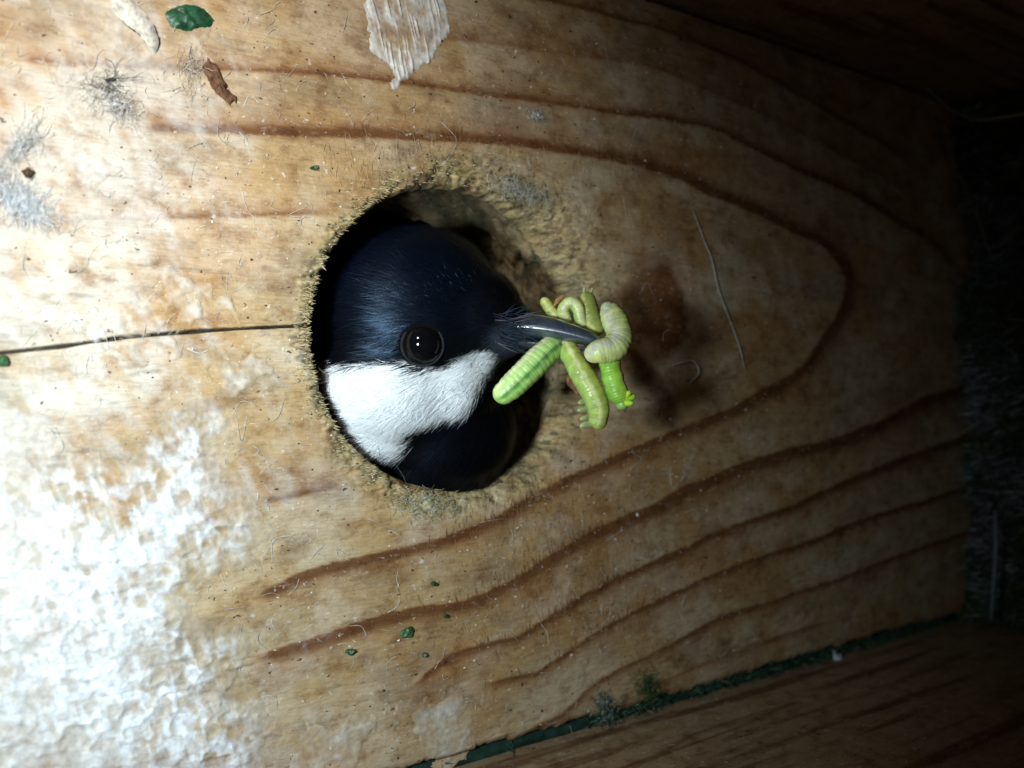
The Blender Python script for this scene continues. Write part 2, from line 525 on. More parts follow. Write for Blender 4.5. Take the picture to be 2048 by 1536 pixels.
# wall of the entrance hole, back face of the board
nth = 360
ths = np.linspace(0, 2 * np.pi, nth, endpoint=False)
rc, cl = board_fields(HOLE * np.cos(ths), HZ + HOLE * np.sin(ths))
ny = 60
Vt = []; Ct = []
for j in range(ny):
    f = j / (ny - 1)
    yy = (rc - 0.25) * (1 - f) + BOARD_T * f
    rad = HOLE + 0.12 + 1.5 * (fbm(np.cos(ths) * 11 + 20, yy * 0.7 + np.sin(ths) * 11 + 20, 161) - 0.5) * smooth(0, 0.12, f)
    Vt.append(np.stack([rad * np.cos(ths), yy, HZ + rad * np.sin(ths)], -1))
    c = np.array([0.30, 0.22, 0.115]) * (0.55 + 0.9 * fbm(np.cos(ths) * 14 + 40, np.sin(ths) * 14 + yy * 0.25 + 40, 171))[:, None]
    g = smooth(0.45, 0.62, fbm(np.cos(ths) * 9 + 60, np.sin(ths) * 9 + yy * 0.4 + 60, 173))[:, None]
    c = c * (1 - 0.75 * g) + np.array([0.06, 0.065, 0.035]) * 0.75 * g
    Ct.append(c)
Vt = np.concatenate(Vt); Ct = np.concatenate(Ct)
Ft = []
for j in range(ny - 1):
    k = np.arange(nth); k2 = (k + 1) % nth
    Ft.append(np.stack([j * nth + k, (j + 1) * nth + k, (j + 1) * nth + k2, j * nth + k2], -1))
hole = mesh_obj('entrance_hole', Vt, np.concatenate(Ft), M_board, box, Ct)

def slab(name, x0, x1, y0, y1, z0, z1, mat, parent, bev=0.6):
    bm = bmesh.new()
    bmesh.ops.create_cube(bm, size=1)
    for v in bm.verts:
        v.co = Vector(((x0 if v.co.x < 0 else x1), (y0 if v.co.y < 0 else y1), (z0 if v.co.z < 0 else z1))) * MM
    bmesh.ops.bevel(bm, geom=list(bm.edges), offset=bev * MM, segments=2, affect='EDGES')
    me = bpy.data.meshes.new(name); bm.to_mesh(me); bm.free()
    me.materials.append(mat)
    o = bpy.data.objects.new(name, me); scene.collection.objects.link(o)
    o.parent = parent; o.matrix_parent_inverse = Matrix.Translation(-parent.location)
    return o
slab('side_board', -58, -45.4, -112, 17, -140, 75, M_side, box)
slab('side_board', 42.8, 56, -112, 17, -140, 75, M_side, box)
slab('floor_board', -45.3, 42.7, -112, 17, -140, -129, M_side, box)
# green algae grown into the joints
def joint(xc, w, z0, z1):
    n = 220
    zz = np.linspace(z0, z1, n)
    Vj = []; Cj = []
    for k in range(7):
        f = k / 6 - 0.5
        hh = 1.3 + 0.5 * (2 * f) ** 2 - 0.5 * fbm(zz * 0.5, zz * 0 + k * 0.6, 181)
        Vj.append(np.stack([np.full(n, xc + f * w) + 0.1 * (vnoise(zz, zz * 0 + k, 3) - .5), hh, zz], -1))
        cc = np.array([0.014, 0.040, 0.028]) * (0.5 + fbm(zz * 0.4, zz * 0 + k * 0.4, 182))[:, None]
        Cj.append(cc)
    o = mesh_obj('joint_algae', np.concatenate(Vj), grid_faces(7, n), M_moss, box, np.concatenate(Cj))
    tag(o, kind='stuff')
def joint_moss(xc, z0, z1, n):
    zz = RNG.uniform(z1, z0, n); cl_ = fbm(zz * 0.12, zz * 0, 183); zz = zz[cl_ > 0.45]; n = len(zz)
    roots = np.stack([xc + RNG.normal(0, 0.45, n), 0.9 + RNG.uniform(-0.2, 0.3, n), zz], -1)
    dirs = np.stack([RNG.normal(0.25, 0.6, n), -np.abs(RNG.normal(0.8, 0.3, n)), RNG.normal(0, 0.6, n)], -1); dirs /= np.linalg.norm(dirs, axis=1)[:, None]
    pal = np.array([[0.03, 0.085, 0.04], [0.02, 0.05, 0.035], [0.08, 0.12, 0.07]])
    Vb, Fb, Cb = blades(roots, dirs, RNG.uniform(0.5, 1.6, n), RNG.uniform(0.06, 0.16, n), np.tile([0.2, 0.1, 1.0], (n, 1)), pal[RNG.integers(0, 3, n)] * RNG.uniform(0.6, 1.3, (n, 1)), 2)
    tag(mesh_obj('joint_moss', Vb, Fb, M_moss, box, Cb, False), kind='stuff')
joint(-44.6, 2.6, 30, -128)
joint(42.4, 1.4, 30, -128)

def surf(px, py, lift=0.0):
    """point on the real surface of the board at a picture position"""
    p = W(px, py)
    for _ in range(2):
        rc, _c = board_at(np.array([p[0]]), np.array([p[2]]))
        p = W(px, py, rc[0] - lift)
    return p

# torn fibres round the hole
def blades(roots, dirs, lens, wid, side, cols, nseg=3, droop=None):
    """many thin tapered blades -> V, F, C"""
    n = len(roots)
    sd = np.cross(dirs, side); sd /= np.linalg.norm(sd, axis=1)[:, None] + 1e-9
    Vs = []; Cs = []
    for k in range(nseg + 1):
        f = k / nseg
        c = roots + dirs * (lens * f)[:, None]
        if droop is not None:
            c = c + droop * (lens * f * f)[:, None]
        wk = wid * (1 - 0.92 * f ** 1.5)
        Vs.append(c - sd * wk[:, None] / 2); Vs.append(c + sd * wk[:, None] / 2)
        Cs.append(cols); Cs.append(cols)
    Vs = np.stack(Vs, 1).reshape(-1, 3); Cs = np.stack(Cs, 1).reshape(-1, 3)
    m_ = 2 * (nseg + 1)
    base = (np.arange(n) * m_)[:, None]
    Fs = np.concatenate([base + np.array([2 * k, 2 * k + 1, 2 * k + 3, 2 * k + 2]) for k in range(nseg)], 0)
    return Vs, Fs, Cs

n = 7500
th = RNG.uniform(0, 2 * np.pi, n)
low = np.clip(0.5 - 0.5 * np.sin(th), 0, 1) ** 1.4
rad = HOLE + np.abs(RNG.normal(0, 1, n)) * (0.8 + 3.8 * low * (0.65 + 0.35 * np.cos(th))) + 0.3
x = rad * np.cos(th); z = HZ + rad * np.sin(th)
keep = fbm(x * 0.7 + 30, z * 0.7 + 30, 191) > 0.40
x, z, rad, low = x[keep], z[keep], rad[keep], low[keep]; n = len(x)
rc, cl = board_at(x, z)
roots = np.stack([x, rc + 0.03, z], -1)
sgn = np.where(RNG.random(n) < 0.5, 1, -1)
dirs = np.stack([RNG.normal(0, 0.28, n), -np.abs(RNG.normal(0.12, 0.16, n)), sgn + RNG.normal(0, 0.2, n)], -1)
dirs /= np.linalg.norm(dirs, axis=1)[:, None]
lens = RNG.uniform(0.15, 0.6, n); wid = RNG.uniform(0.05, 0.13, n)
pal = np.array([[0.50, 0.39, 0.19], [0.38, 0.28, 0.13], [0.13, 0.09, 0.045], [0.60, 0.52, 0.34]])
cs = pal[RNG.choice(4, n, p=[.38, .34, .16, .12])] * RNG.uniform(0.75, 1.15, (n, 1))
Vb, Fb, Cb = blades(roots, dirs, lens, wid, np.tile([0, -1.0, 0.05], (n, 1)), cs, 2)
tag(mesh_obj('torn_fibres', Vb, Fb, M_fibre, box, Cb, False), kind='stuff')

joint_moss(-44.6, 25, -125, 2600)

# woolly nap of the sawn board
n = 30000
pxs = RNG.uniform(640, 1500, n); pys = RNG.uniform(180, 1400, n)
dd = CD[None] + ((pxs - 1024) / F)[:, None] * CR + ((768 - pys) / F)[:, None] * CU
tt = 70 / dd[:, 1]
pp = CAM + tt[:, None] * dd
dens = fbm(pp[:, 0] * 0.16 + 50, pp[:, 2] * 0.12 + 50, 195)
zone = np.maximum(np.exp(-((pxs - 1150) / 190) ** 2 - ((pys - 1130) / 150) ** 2), 0.8 * np.exp(-((pxs - 1230) / 120) ** 2 - ((pys - 350) / 80) ** 2))
zone = np.maximum(zone, 0.5 * np.exp(-((pxs - 800) / 160) ** 2 - ((pys - 330) / 50) ** 2))
keep = (np.hypot(pp[:, 0], pp[:, 2] - HZ) > HOLE + 1.0) & (RNG.random(n) < zone * smooth(0.3, 0.6, dens) * 1.3)
pp = pp[keep]; n = len(pp)
rc, cl = board_at(pp[:, 0], pp[:, 2])
roots = np.stack([pp[:, 0], rc + 0.02, pp[:, 2]], -1)
dirs = np.stack([RNG.normal(0.85, 0.15, n), -np.abs(RNG.normal(0.07, 0.05, n)), RNG.normal(0.2, 0.2, n)], -1)
dirs /= np.linalg.norm(dirs, axis=1)[:, None]
cs = cl * RNG.uniform(0.9, 1.4, (n, 1))
Vb, Fb, Cb = blades(roots, dirs, RNG.uniform(0.5, 1.7, n), RNG.uniform(0.04, 0.10, n), np.tile([0, -1.0, 0.05], (n, 1)), cs, 2)
tag(mesh_obj('sawn_nap', Vb, Fb, M_fibre, box, Cb, False), kind='stuff')

# ------------------------------------------------------------------ papery crust and web on the board
def patch(name, poly, cell, hmax, seed, colf, label, cat, edge=26, rag=70, holes=0.0, streak=None, group=None):
    P0 = np.array([W(*q) for q in poly])
    x0, x1 = P0[:, 0].min() - 2, P0[:, 0].max() + 2
    z0, z1 = P0[:, 2].min() - 2, P0[:, 2].max() + 2
    gx = np.arange(x0, x1, cell); gz = np.arange(z0, z1, cell)
    ZZ, XX = np.meshgrid(gz, gx, indexing='ij')
    xf, zf = XX.ravel(), ZZ.ravel()
    px, py = proj(np.stack([xf, 0 * xf, zf], -1))
    sd = sdf_poly(px, py, poly)
    nz = fbm(xf * 0.22, zf * 0.22, seed, 5)
    nf = fbm(xf * 0.9, zf * 0.9, seed + 5, 5)
    msk = sd + (nz - 0.5) * rag * 2 + (nf - 0.5) * rag * 0.7
    if holes:
        msk = np.minimum(msk, (fbm(xf * 0.35, zf * 0.35, seed + 9, 4) - holes) * 300)
    rc, cl = board_at(xf, zf)
    wr = np.abs(fbm(xf * 0.45, zf * 0.45, seed + 13, 4) - 0.5) * 2
    ridg = (1 - wr) ** 5
    if streak is not None:
        sx = xf * streak[0] + zf * streak[1]
        sy = -xf * streak[1] + zf * streak[0]
        ridg = 0.3 * ridg + 1.0 * np.clip(vnoise(sx * 0.35 + 3 * nz, sy * 3.4 + 4 * nz, seed + 17) * vnoise(sx * 0.5, sy * 7.0 + 5 * nz, seed + 18) * 3.0 - 0.75, 0, 1)
    h = hmax * smooth(-4, edge, msk) * (0.25 + 0.55 * nf + 0.9 * ridg)
    y = rc - h + 0.06 * smooth(6, -4, msk)
    keep = msk > -3
    Fq = grid_faces(len(gz), len(gx))
    Fq = Fq[keep[Fq].all(1)]
    used = np.unique(Fq); rm = np.full(len(xf), -1); rm[used] = np.arange(len(used))
    VV = np.stack([xf, y, zf], -1)[used]
    C = colf(xf, zf, nf, ridg, msk, cl)[used]
    o = mesh_obj(name, VV, rm[Fq], M_web, None, C)
    tag(o, label, cat, group, 'stuff')
    return o

def crust_col(xf, zf, nf, ridg, msk, cl):
    px, py = proj(np.stack([xf, 0 * xf, zf], -1))
    cov = smooth(-10, 150, msk)
    fib = fbm(xf * 0.35 + zf * 0.2, zf * 2.4 - xf * 0.6, 205, 4)            # fibrous streaks across the grain
    fine = fbm(xf * 2.6, zf * 2.6, 207, 3)
    t = -0.12 + 0.75 * smooth(0.42, 0.66, nf) + 0.55 * smooth(0.50, 0.70, fib) + 0.35 * ridg + 0.35 * smooth(950, 1300, py) * smooth(520, 250, px)
    t = np.clip(t * (0.35 + 1.2 * fine), 0, 1) * cov
    t = t[:, None]
    brn = smooth(0.58, 0.74, fbm(xf * 0.6, zf * 0.6, 77))[:, None] * 0.35
    c = cl * (1 - t) + np.array([0.75, 0.75, 0.76]) * t
    return c * (1 - brn) + np.array([0.42, 0.31, 0.24]) * brn
CRUST = [(-60, 760), (60, 780), (150, 880), (250, 900), (330, 800), (440, 760), (490, 800), (500, 900), (520, 1000), (525, 1110), (490, 1160), (450, 1150),
         (430, 1210), (500, 1300), (540, 1420), (560, 1600), (-60, 1600)]
patch('papery_crust', CRUST, 0.14, 0.26, 201, crust_col, 'thin white flaking papery crust covering the lower corner of the board', 'crust', rag=70, edge=110)
def web(alpha, base=0.05):  # thin silk: lets the wood colour through
    def f(xf, zf, nf, ridg, msk, cl):
        t = np.clip(base + 1.1 * ridg + 0.5 * smooth(0.45, 0.65, nf) + (0.6 * smooth(26, 8, msk) if alpha > 0.9 else 0), 0, 1)[:, None] * smooth(-5, 50 if alpha < 0.9 else 8, msk)[:, None] * alpha
        return cl * (1 - t) + np.array([0.72, 0.70, 0.66]) * t
    return f
patch('silk_web', [(735, -40), (860, -40), (880, 40), (885, 80), (850, 115), (830, 160), (795, 165), (770, 120), (745, 50)], 0.10, 0.16, 221, web(0.95, 0.12),
      'silky white web patch stuck above the hole by the board edge', 'web', edge=10, rag=42, streak=(1, 0.25))
patch('thin_film', [(380, 610), (330, 545), (440, 540), (560, 620), (500, 700), (540, 740), (470, 800), (440, 760), (300, 760), (120, 690), (150, 620)], 0.16, 0.10, 231, web(0.5),
      'thin dusty whitish film lying beside the long crack in the board', 'film', edge=20, rag=90, holes=0.53)
patch('dust_film', [(-40, -40), (330, -40), (420, 130), (260, 260), (330, 330), (120, 450), (-40, 500)], 0.2, 0.06, 241, web(0.32),
      'powdery pale dust film round the leaf fragment', 'film', edge=20, rag=110, holes=0.55)
patch('smear_film', [(780, 1400), (830, 1330), (960, 1340), (990, 1400), (985, 1470), (955, 1530), (870, 1600), (560, 1600), (500, 1420), (650, 1440)], 0.16, 0.06, 251, web(0.42),
      'greyish flaky smear above the green joint', 'film', edge=20, rag=50, holes=0.45)

# ------------------------------------------------------------------ small debris
def cat_V(parts):
    V = []; Fc = []; C = []
    for v, f, c in parts:
        b = len(V)
        V += [np.asarray(q) for q in v]
        Fc += [tuple(i + b for i in q) for q in f]
        C += [c] * len(v)
    return np.array(V), Fc, np.array(C)

def strand_path(pix, lift, n=24, jit=0.0):
    pts = []
    for i, q in enumerate(pix):
        lf = lift if np.isscalar(lift) else lift[i]
        pts.append(surf(q[0], q[1], lf))
    pts = catmull(pts, n)
    if jit:
        pts = pts + RNG.normal(0, jit, pts.shape) * np.linspace(0, 1, n)[:, None]
    return pts

def strand(name, pix, lift, r, colr, label, cat, group=None, n=24):
    pts = strand_path(pix, lift, n)
    rad = r * (1 - 0.6 * np.linspace(-1, 1, n) ** 4)
    V, Fc = tube(pts, rad, 6)
    return tag(mesh_obj(name, V, Fc, M_debris, None, np.tile(colr, (len(V), 1))), label, cat, group)

def feather_strip(name, pix, widths, lift, colr, label, cat):
    pts = strand_path(pix, lift, 26)
    T = np.gradient(pts, axis=0); T /= np.linalg.norm(T, axis=1)[:, None]
    B = np.cross(T, [0, -1, 0]); B /= np.linalg.norm(B, axis=1)[:, None]
    wd = np.interp(np.linspace(0, 1, 26), np.linspace(0, 1, len(widths)), widths)
    V = []; C = []
    K = 7
    for i in range(26):
        for k in range(K):
            f = k / (K - 1) * 2 - 1
            V.append(pts[i] + B[i] * f * wd[i] * (1 + 0.05 * RNG.normal() * (abs(f) > 0.9)) + np.array([0, 0.5 * (f * f) * wd[i], 0]))
            C.append(np.array(colr) * (0.85 + 0.3 * RNG.random()))
    V2 = [v + np.array([0, 0.06, 0]) for v in V]
    Fc = [tuple(q) for q in grid_faces(26, K)]
    Fc += [tuple(int(i) + 26 * K for i in q[::-1]) for q in Fc]
    return tag(mesh_obj(name, V + V2, Fc, M_debris, None, np.array(C + C)), label, cat)

def tuft(name, px, py, spread, cnt, cols, label, cat, ang, group=None, length=2.0, lift=0.6, aniso=2.2, core=True):
    parts = []
    ca, sa = math.cos(ang), math.sin(ang)
    for i in range(cnt * 6):
        u, v = RNG.normal(0, spread * aniso), RNG.normal(0, spread)
        x0, y0 = px + u * ca - v * sa, py + u * sa + v * ca
        L = length * RNG.uniform(0.3, 1.1) * 20 / 4
        a2 = ang + RNG.normal(0, 0.7)
        q = np.array([x0 - L * 2 * math.cos(a2), y0 - L * 2 * math.sin(a2)])
        l0 = abs(RNG.normal(0.0, lift * 0.4)); p = []
        for k in range(5):
            p.append(W(q[0], q[1], -(l0 * (0.2, 0.8, 1, 0.8, 0.4)[k] + 0.02)))
            a2 += RNG.normal(0, 0.5)
            q = q + L * np.array([math.cos(a2), math.sin(a2)])
        p = catmull(p, 9)
        V, Fc = tube(p, RNG.uniform(0.008, 0.024) * np.array([.5, 1, 1, 1, 1, 1, 1, .8, .3]), 3)
        parts.append((V, Fc, np.array(cols[RNG.integers(len(cols))]) * RNG.uniform(0.8, 1.2)))
    # a felted core, so the hairs stand in something solid
    if core:
        V, Fc = flake_geo(px, py, spread * 1.0 * aniso / 2, spread * 0.9, ang, 0.3)
        parts.append((V, Fc, np.array(cols[0]) * 0.8))
    V, Fc, C = cat_V(parts)
    return tag(mesh_obj(name, V, Fc, M_debris, None, C), label, cat, group)

def flake_geo(px, py, ra, rb, ang, thick, lift=0.0, n=11, rough=0.28):
    c = surf(px, py, 0.0)
    ca, sa = math.cos(ang), math.sin(ang)
    top = []; bot = []
    for k in range(n):
        a = 2 * math.pi * k / n
        rr_ = RNG.uniform(1 - rough, 1 + rough * 0.6)
        u, v = ra * rr_ * math.cos(a), rb * rr_ * math.sin(a)
        q = (px + u * ca - v * sa, py + u * sa + v * ca)
        b = W(q[0], q[1], c[1] + 0.05)
        t = c * 0.28 + b * 0.72; t[1] = c[1] - thick * RNG.uniform(0.55, 1.0) - lift
        bot.append(b); top.append(t)
    mid = c.copy(); mid[1] = c[1] - thick * 1.1 - lift
    V = bot + top + [mid]
    Fc = []
    for k in range(n):
        k2 = (k + 1) % n
        Fc.append((k, k2, n + k2, n + k)); Fc.append((n + k, n + k2, 2 * n))
    return V, Fc

def flake(name, px, py, ra, rb, ang, thick, colr, mat, label, cat, group=None):
    V, Fc = flake_geo(px, py, ra, rb, ang, thick, n=18, rough=0.28 if mat is not M_leaf else 0.1)
    bm = bmesh.new()
    vs_ = [bm.verts.new(Vector(v)) for v in V]
    for q in Fc:
        bm.faces.new([vs_[i] for i in q])
    bmesh.ops.subdivide_edges(bm, edges=list(bm.edges), cuts=3, use_grid_fill=True, fractal=0.0)
    bm.verts.index_update()
    V = np.array([v.co for v in bm.verts]); Fc = [tuple(v.index for v in f.verts) for f in bm.faces]; bm.free()
    k = np.clip((V[:, 1].max() - V[:, 1]) / (np.ptp(V[:, 1]) + 1e-6), 0, 1)
    V[:, 1] -= k * (fbm(V[:, 0] * 2.3, V[:, 2] * 2.3, 71, 4) - 0.5) * thick * 2.2
    V[:, 0] += (vnoise(V[:, 0] * 3, V[:, 2] * 3, 72) - 0.5) * 0.22; V[:, 2] += (vnoise(V[:, 0] * 3, V[:, 2] * 3, 73) - 0.5) * 0.22
    cols = np.array(colr) * (0.45 + 1.1 * fbm(V[:, 0] * 2, V[:, 2] * 2, 74, 4))[:, None]
    return tag(mesh_obj(name, V, Fc, mat, None, cols), label, cat, group)

feather_strip('feather_barb', [(232, -25), (255, 15), (285, 45), (303, 75), (309, 108)], [0.9, 1.0, 0.8, 0.6, 0.15], [0.1, 0.7, 0.9, 0.7, 0.1], (0.62, 0.58, 0.50),
              'curved cream feather strip next to the green leaf fragment', 'feather')
flake('leaf_fragment', 377, 36, 52, 27, 0.12, 0.2, (0.012, 0.075, 0.032), M_leaf, 'dark green oval leaf fragment stuck to the board', 'leaf')
tuft('fluff_tuft', 232, 206, 12, 46, [(0.78, 0.76, 0.75), (0.82, 0.80, 0.78), (0.68, 0.62, 0.56), (0.25, 0.22, 0.19)], 'grey fluff tuft with dark hairs below the feather strip', 'fluff', 0.7, lift=0.9)
tuft('hair_wisp', 220, 160, 4, 8, [(0.06, 0.05, 0.05), (0.2, 0.17, 0.14), (0.4, 0.36, 0.3)], 'thin dark hair wisp lying over the grey fluff', 'hair', -0.1, length=4.0, lift=0.5, aniso=7)
flake('bark_scale', 432, 158, 56, 17, 1.05, 0.3, (0.15, 0.072, 0.036), M_debris, 'rough red-brown bark scale standing off the board', 'bark')
flake('bark_scale', 458, 192, 24, 11, 0.75, 0.25, (0.12, 0.06, 0.03), M_debris, 'small dark bark scale at the foot of the red-brown one', 'bark')
tuft('web_tuft', 385, 140, 14, 20, [(0.72, 0.66, 0.58), (0.62, 0.55, 0.45)], 'pale cobwebby tuft against the red-brown bark scale', 'web', 1.4, lift=0.5, aniso=1.6, core=False)
tuft('fluff_tuft', 45, 405, 11, 70, [(0.80, 0.82, 0.84), (0.84, 0.85, 0.86), (0.68, 0.67, 0.66)], 'long bluish-grey fluff streak lying above the board crack', 'fluff', 0.62, length=3.4, lift=0.8, aniso=3.6)
tuft('web_tuft', 45, 290, 6, 20, [(0.6, 0.6, 0.58), (0.74, 0.74, 0.72)], 'wispy grey web arching over the long fluff streak', 'web', -0.75, length=3.5, lift=0.7, aniso=4)
flake('dirt_crumb', 57, 348, 15, 12, 0.3, 0.6, (0.10, 0.06, 0.035), M_debris, 'round dark brown dirt crumb beside the long fluff streak', 'crumb')
tuft('web_tuft', 1075, 232, 6, 22, [(0.7, 0.7, 0.66), (0.6, 0.6, 0.55)], 'tiny white web ball between two grain lines over the hole', 'web', 0.3, length=0.8, lift=0.4, aniso=1.3)
tuft('rim_fringe', 850, 1012, 14, 90, [(0.62, 0.55, 0.32), (0.5, 0.42, 0.2), (0.74, 0.72, 0.64)], 'yellowish fibre clump on the hole rim below the breast', 'fibres', 0.1, length=1.0, lift=0.5, aniso=2.6)
tuft('rim_fringe', 1040, 380, 7, 44, [(0.66, 0.64, 0.56), (0.5, 0.46, 0.34)], 'pale curled fibre fringe on the hole rim above the caterpillars', 'fibres', 0.35, length=2.2, lift=0.6, aniso=4.5)
for (px, py, s, lab) in [(868, 1168, 8, 'round green moss crumb in a knee of the grain line'), (892, 1232, 8, 'round green moss crumb under the grain line'),
                         (815, 1265, 17, 'elongated dark green moss crumb with grey dust'), (700, 1303, 11, 'bright green moss crumb on its own near the crust'),
                         (850, 1310, 7, 'tiny green moss crumb below the elongated one'), (628, 336, 8, 'small green speck of moss over the hole rim'),
                         (6, 722, 18, 'green moss crumb at the start of the crack')]:
    flake('moss_crumb', px, py, s, s * 0.7, RNG.uniform(-0.5, 0.5), 0.3, (0.03, 0.085, 0.026), M_leaf, lab, 'moss', 'green moss crumbs on the board')
tuft('moss_sprig', 1212, 1418, 11, 80, [(0.05, 0.14, 0.05), (0.03, 0.09, 0.04), (0.5, 0.52, 0.5)], 'ragged green moss sprig growing from the joint', 'moss', 1.3, length=0.8, lift=0.5, aniso=1.8, core=False)
tuft('moss_sprig', 1300, 1375, 12, 80, [(0.05, 0.13, 0.04), (0.03, 0.09, 0.03)], 'darker moss sprig further down the joint', 'moss', 1.1, length=0.8, lift=0.4, aniso=1.6, core=False)
strand('cobweb_strand', [(1386, 420), (1408, 480), (1424, 520), (1436, 575), (1452, 620), (1478, 690), (1490, 740)], 0.25, 0.09, (0.5, 0.5, 0.42), 'pale cobweb strand crossing the wood beyond the knot', 'web')
strand('cobweb_strand', [(1345, 730), (1385, 722), (1398, 745), (1380, 765)], 0.25, 0.12, (0.6, 0.6, 0.52), 'short hooked cobweb strand under the knot', 'web')
strand('hair_strand', [(640, 895), (700, 905), (770, 912), (805, 950), (815, 980)], [0.1, 1.0, 1.5, 1.0, 0.1], 0.012, (0.30, 0.26, 0.22), 'fine pale hair looping across the lower hole rim', 'hair')
strand('hair_strand', [(636, 735), (655, 755), (658, 790), (645, 800)], [0.05, 0.9, 0.9, 0.05], 0.018, (0.35, 0.25, 0.2), 'fine brown hair on the hole rim beside the white cheek', 'hair')
feather_strip('wood_splinter', [(1668, 1300), (1680, 1318), (1692, 1334), (1706, 1347)], [0.1, 0.9, 1.1, 0.4], [0.2, 1.2, 1.0, 0.2], (0.62, 0.64, 0.66),
              'pale bluish splinter sticking up at the dark joint', 'splinter')
# web threads on the board: uncountable
parts = []
for i in range(620):
    px = RNG.uniform(0, 1400) if i % 2 else RNG.uniform(0, 560); py = RNG.uniform(0, 1500)
    p0 = W(px, py)
    if np.hypot(p0[0], p0[2] - HZ) < HOLE + 2: continue
    a = RNG.uniform(0, math.pi); L = RNG.uniform(10, 55)
    if i % 9 == 0: L *= 2.2
    bend = RNG.normal(0, 1.3)
    q = [(px + L * s * math.cos(a + bend * s), py + L * s * math.sin(a + bend * s)) for s in (-0.5, 0, 0.5)]
    pts = np.array([W(*k) for k in q]); rc, _c = board_at(pts[:, 0], pts[:, 2]); pts[:, 1] = rc - np.array([0.0, RNG.uniform(0.02, 0.12), 0.0])
    V, Fc = tube(catmull(pts, 8), RNG.uniform(0.010, 0.028), 4)
    parts.append((V, Fc, np.array((0.7, 0.68, 0.62)) * RNG.uniform(0.7, 1.1)))
V, Fc, C = cat_V(parts)
tag(mesh_obj('web_threads', V, Fc, M_debris, None, C), 'fine white web threads scattered all over the board', 'web', None, 'stuff')
# crumbs and flecks: uncountable
parts = []
for i in range(2600):
    px = 1024 * RNG.random() ** 0.8 * 1.5; py = RNG.uniform(0, 1536)
    p0 = W(px, py)
    if np.hypot(p0[0], p0[2] - HZ) < HOLE + 1 or p0[0] < X_LO + 1: continue
    s = min(RNG.lognormal(0.62, 0.5), 4.2)
    dark = RNG.random() < 0.45
    c = p0; n_ = 6
    rc, _c = board_at(np.array([c[0]]), np.array([c[2]])); yb = rc[0]
    V = []; el = RNG.uniform(0.4, 1.0); ang = RNG.normal(0, 0.5)
    for k in range(n_):
        a = 2 * math.pi * k / n_; rr_ = s * RNG.uniform(0.35, 1.35)
        u, v = rr_ * math.cos(a), rr_ * el * math.sin(a)
        V.append(W(px + u * math.cos(ang) - v * math.sin(ang), py + u * math.sin(ang) + v * math.cos(ang), yb + 0.04))
    m_ = np.mean(V, 0); m_[1] = yb - s * 0.03 * RNG.uniform(0.6, 1.6)
    V.append(m_)
    Fc = [(k, (k + 1) % n_, n_) for k in range(n_)]
    cc = np.array((0.07, 0.045, 0.03)) if dark else np.array((0.66, 0.61, 0.54))
    parts.append((V, Fc, cc * RNG.uniform(0.7, 1.2)))
V, Fc, C = cat_V(parts)
tag(mesh_obj('wood_crumbs', V, Fc, M_debris, None, C), 'tiny white and dark crumbs sprinkled over the pine board', 'crumbs', None, 'stuff')

# ------------------------------------------------------------------ nest on the floor of the box
gx = np.linspace(-45, 42.6, 150); gy = np.linspace(-104, 0.6, 170)
YY, XX = np.meshgrid(gy, gx, indexing='ij')
hz = -101 + 7 * (fbm(XX * 0.05, YY * 0.05, 301) - 0.5) * 2 + 5 * (fbm(XX * 0.3, YY * 0.3, 311) - 0.5) \
     + 6 * smooth(-22, 0, YY) * fbm(XX * 0.12, YY * 0.1, 313)
Vn = np.stack([XX.ravel(), YY.ravel(), hz.ravel()], -1)
cn = np.array([0.035, 0.05, 0.022]) * (0.4 + 1.2 * fbm(XX.ravel() * 0.5, YY.ravel() * 0.5, 321))[:, None]
nest = tag(empty('moss_nest', (0, -50, -128)), 'dark mossy nest lining at the bottom of the box', 'nest')
# skirt down to the floor board
edge_pts = [0, len(gx) - 1, len(gx) * (len(gy) - 1), len(gx) * len(gy) - 1]
mesh_obj('moss_bed', Vn, grid_faces(len(gy), len(gx)), M_moss, nest, cn)
bmv = []
mesh_obj('moss_base', [(-44.8, -103.5, -129), (42.2, -103.5, -129), (42.2, 0.0, -129), (-44.8, 0.0, -129),
                       (-44.8, -103.5, -101), (42.2, -103.5, -101), (42.2, 0.0, -103), (-44.8, 0.0, -103)],
         [(0, 3, 2, 1), (0, 1, 5, 4), (1, 2, 6, 5), (2, 3, 7, 6), (3, 0, 4, 7)], M_moss, nest, np.tile((0.03, 0.04, 0.02), (8, 1)), False)
n = 26000
bx = RNG.uniform(-44, 42, n); by = RNG.uniform(-70, 0, n)
ix = np.clip(np.round((bx + 45) / 87.6 * 149).astype(int), 0, 149); iy = np.clip(np.round((by + 104) / 104.6 * 169).astype(int), 0, 169)
roots = np.stack([bx, by, hz[iy, ix] - 0.3], -1)
dirs = np.stack([RNG.normal(0, 0.7, n), RNG.normal(0, 0.7, n), np.abs(RNG.normal(0.7, 0.4, n))], -1); dirs /= np.linalg.norm(dirs, axis=1)[:, None]
cl_ = fbm(bx * 0.15, by * 0.15, 331)
pal = np.array([[0.14, 0.22, 0.06], [0.09, 0.12, 0.09], [0.26, 0.30, 0.32], [0.40, 0.43, 0.46]])
idx = np.clip((cl_ * 4.6 - 0.4 + RNG.normal(0, 0.5, n)).astype(int), 0, 3)
Vb, Fb, Cb = blades(roots, dirs, RNG.uniform(1.2, 4.5, n), RNG.uniform(0.15, 0.4, n), np.tile([0.3, -1.0, 0.2], (n, 1)), pal[idx] * RNG.uniform(0.7, 1.3, (n, 1)), 2)
tag(mesh_obj('moss_strands', Vb, Fb, M_moss, nest, Cb, False), kind='stuff')
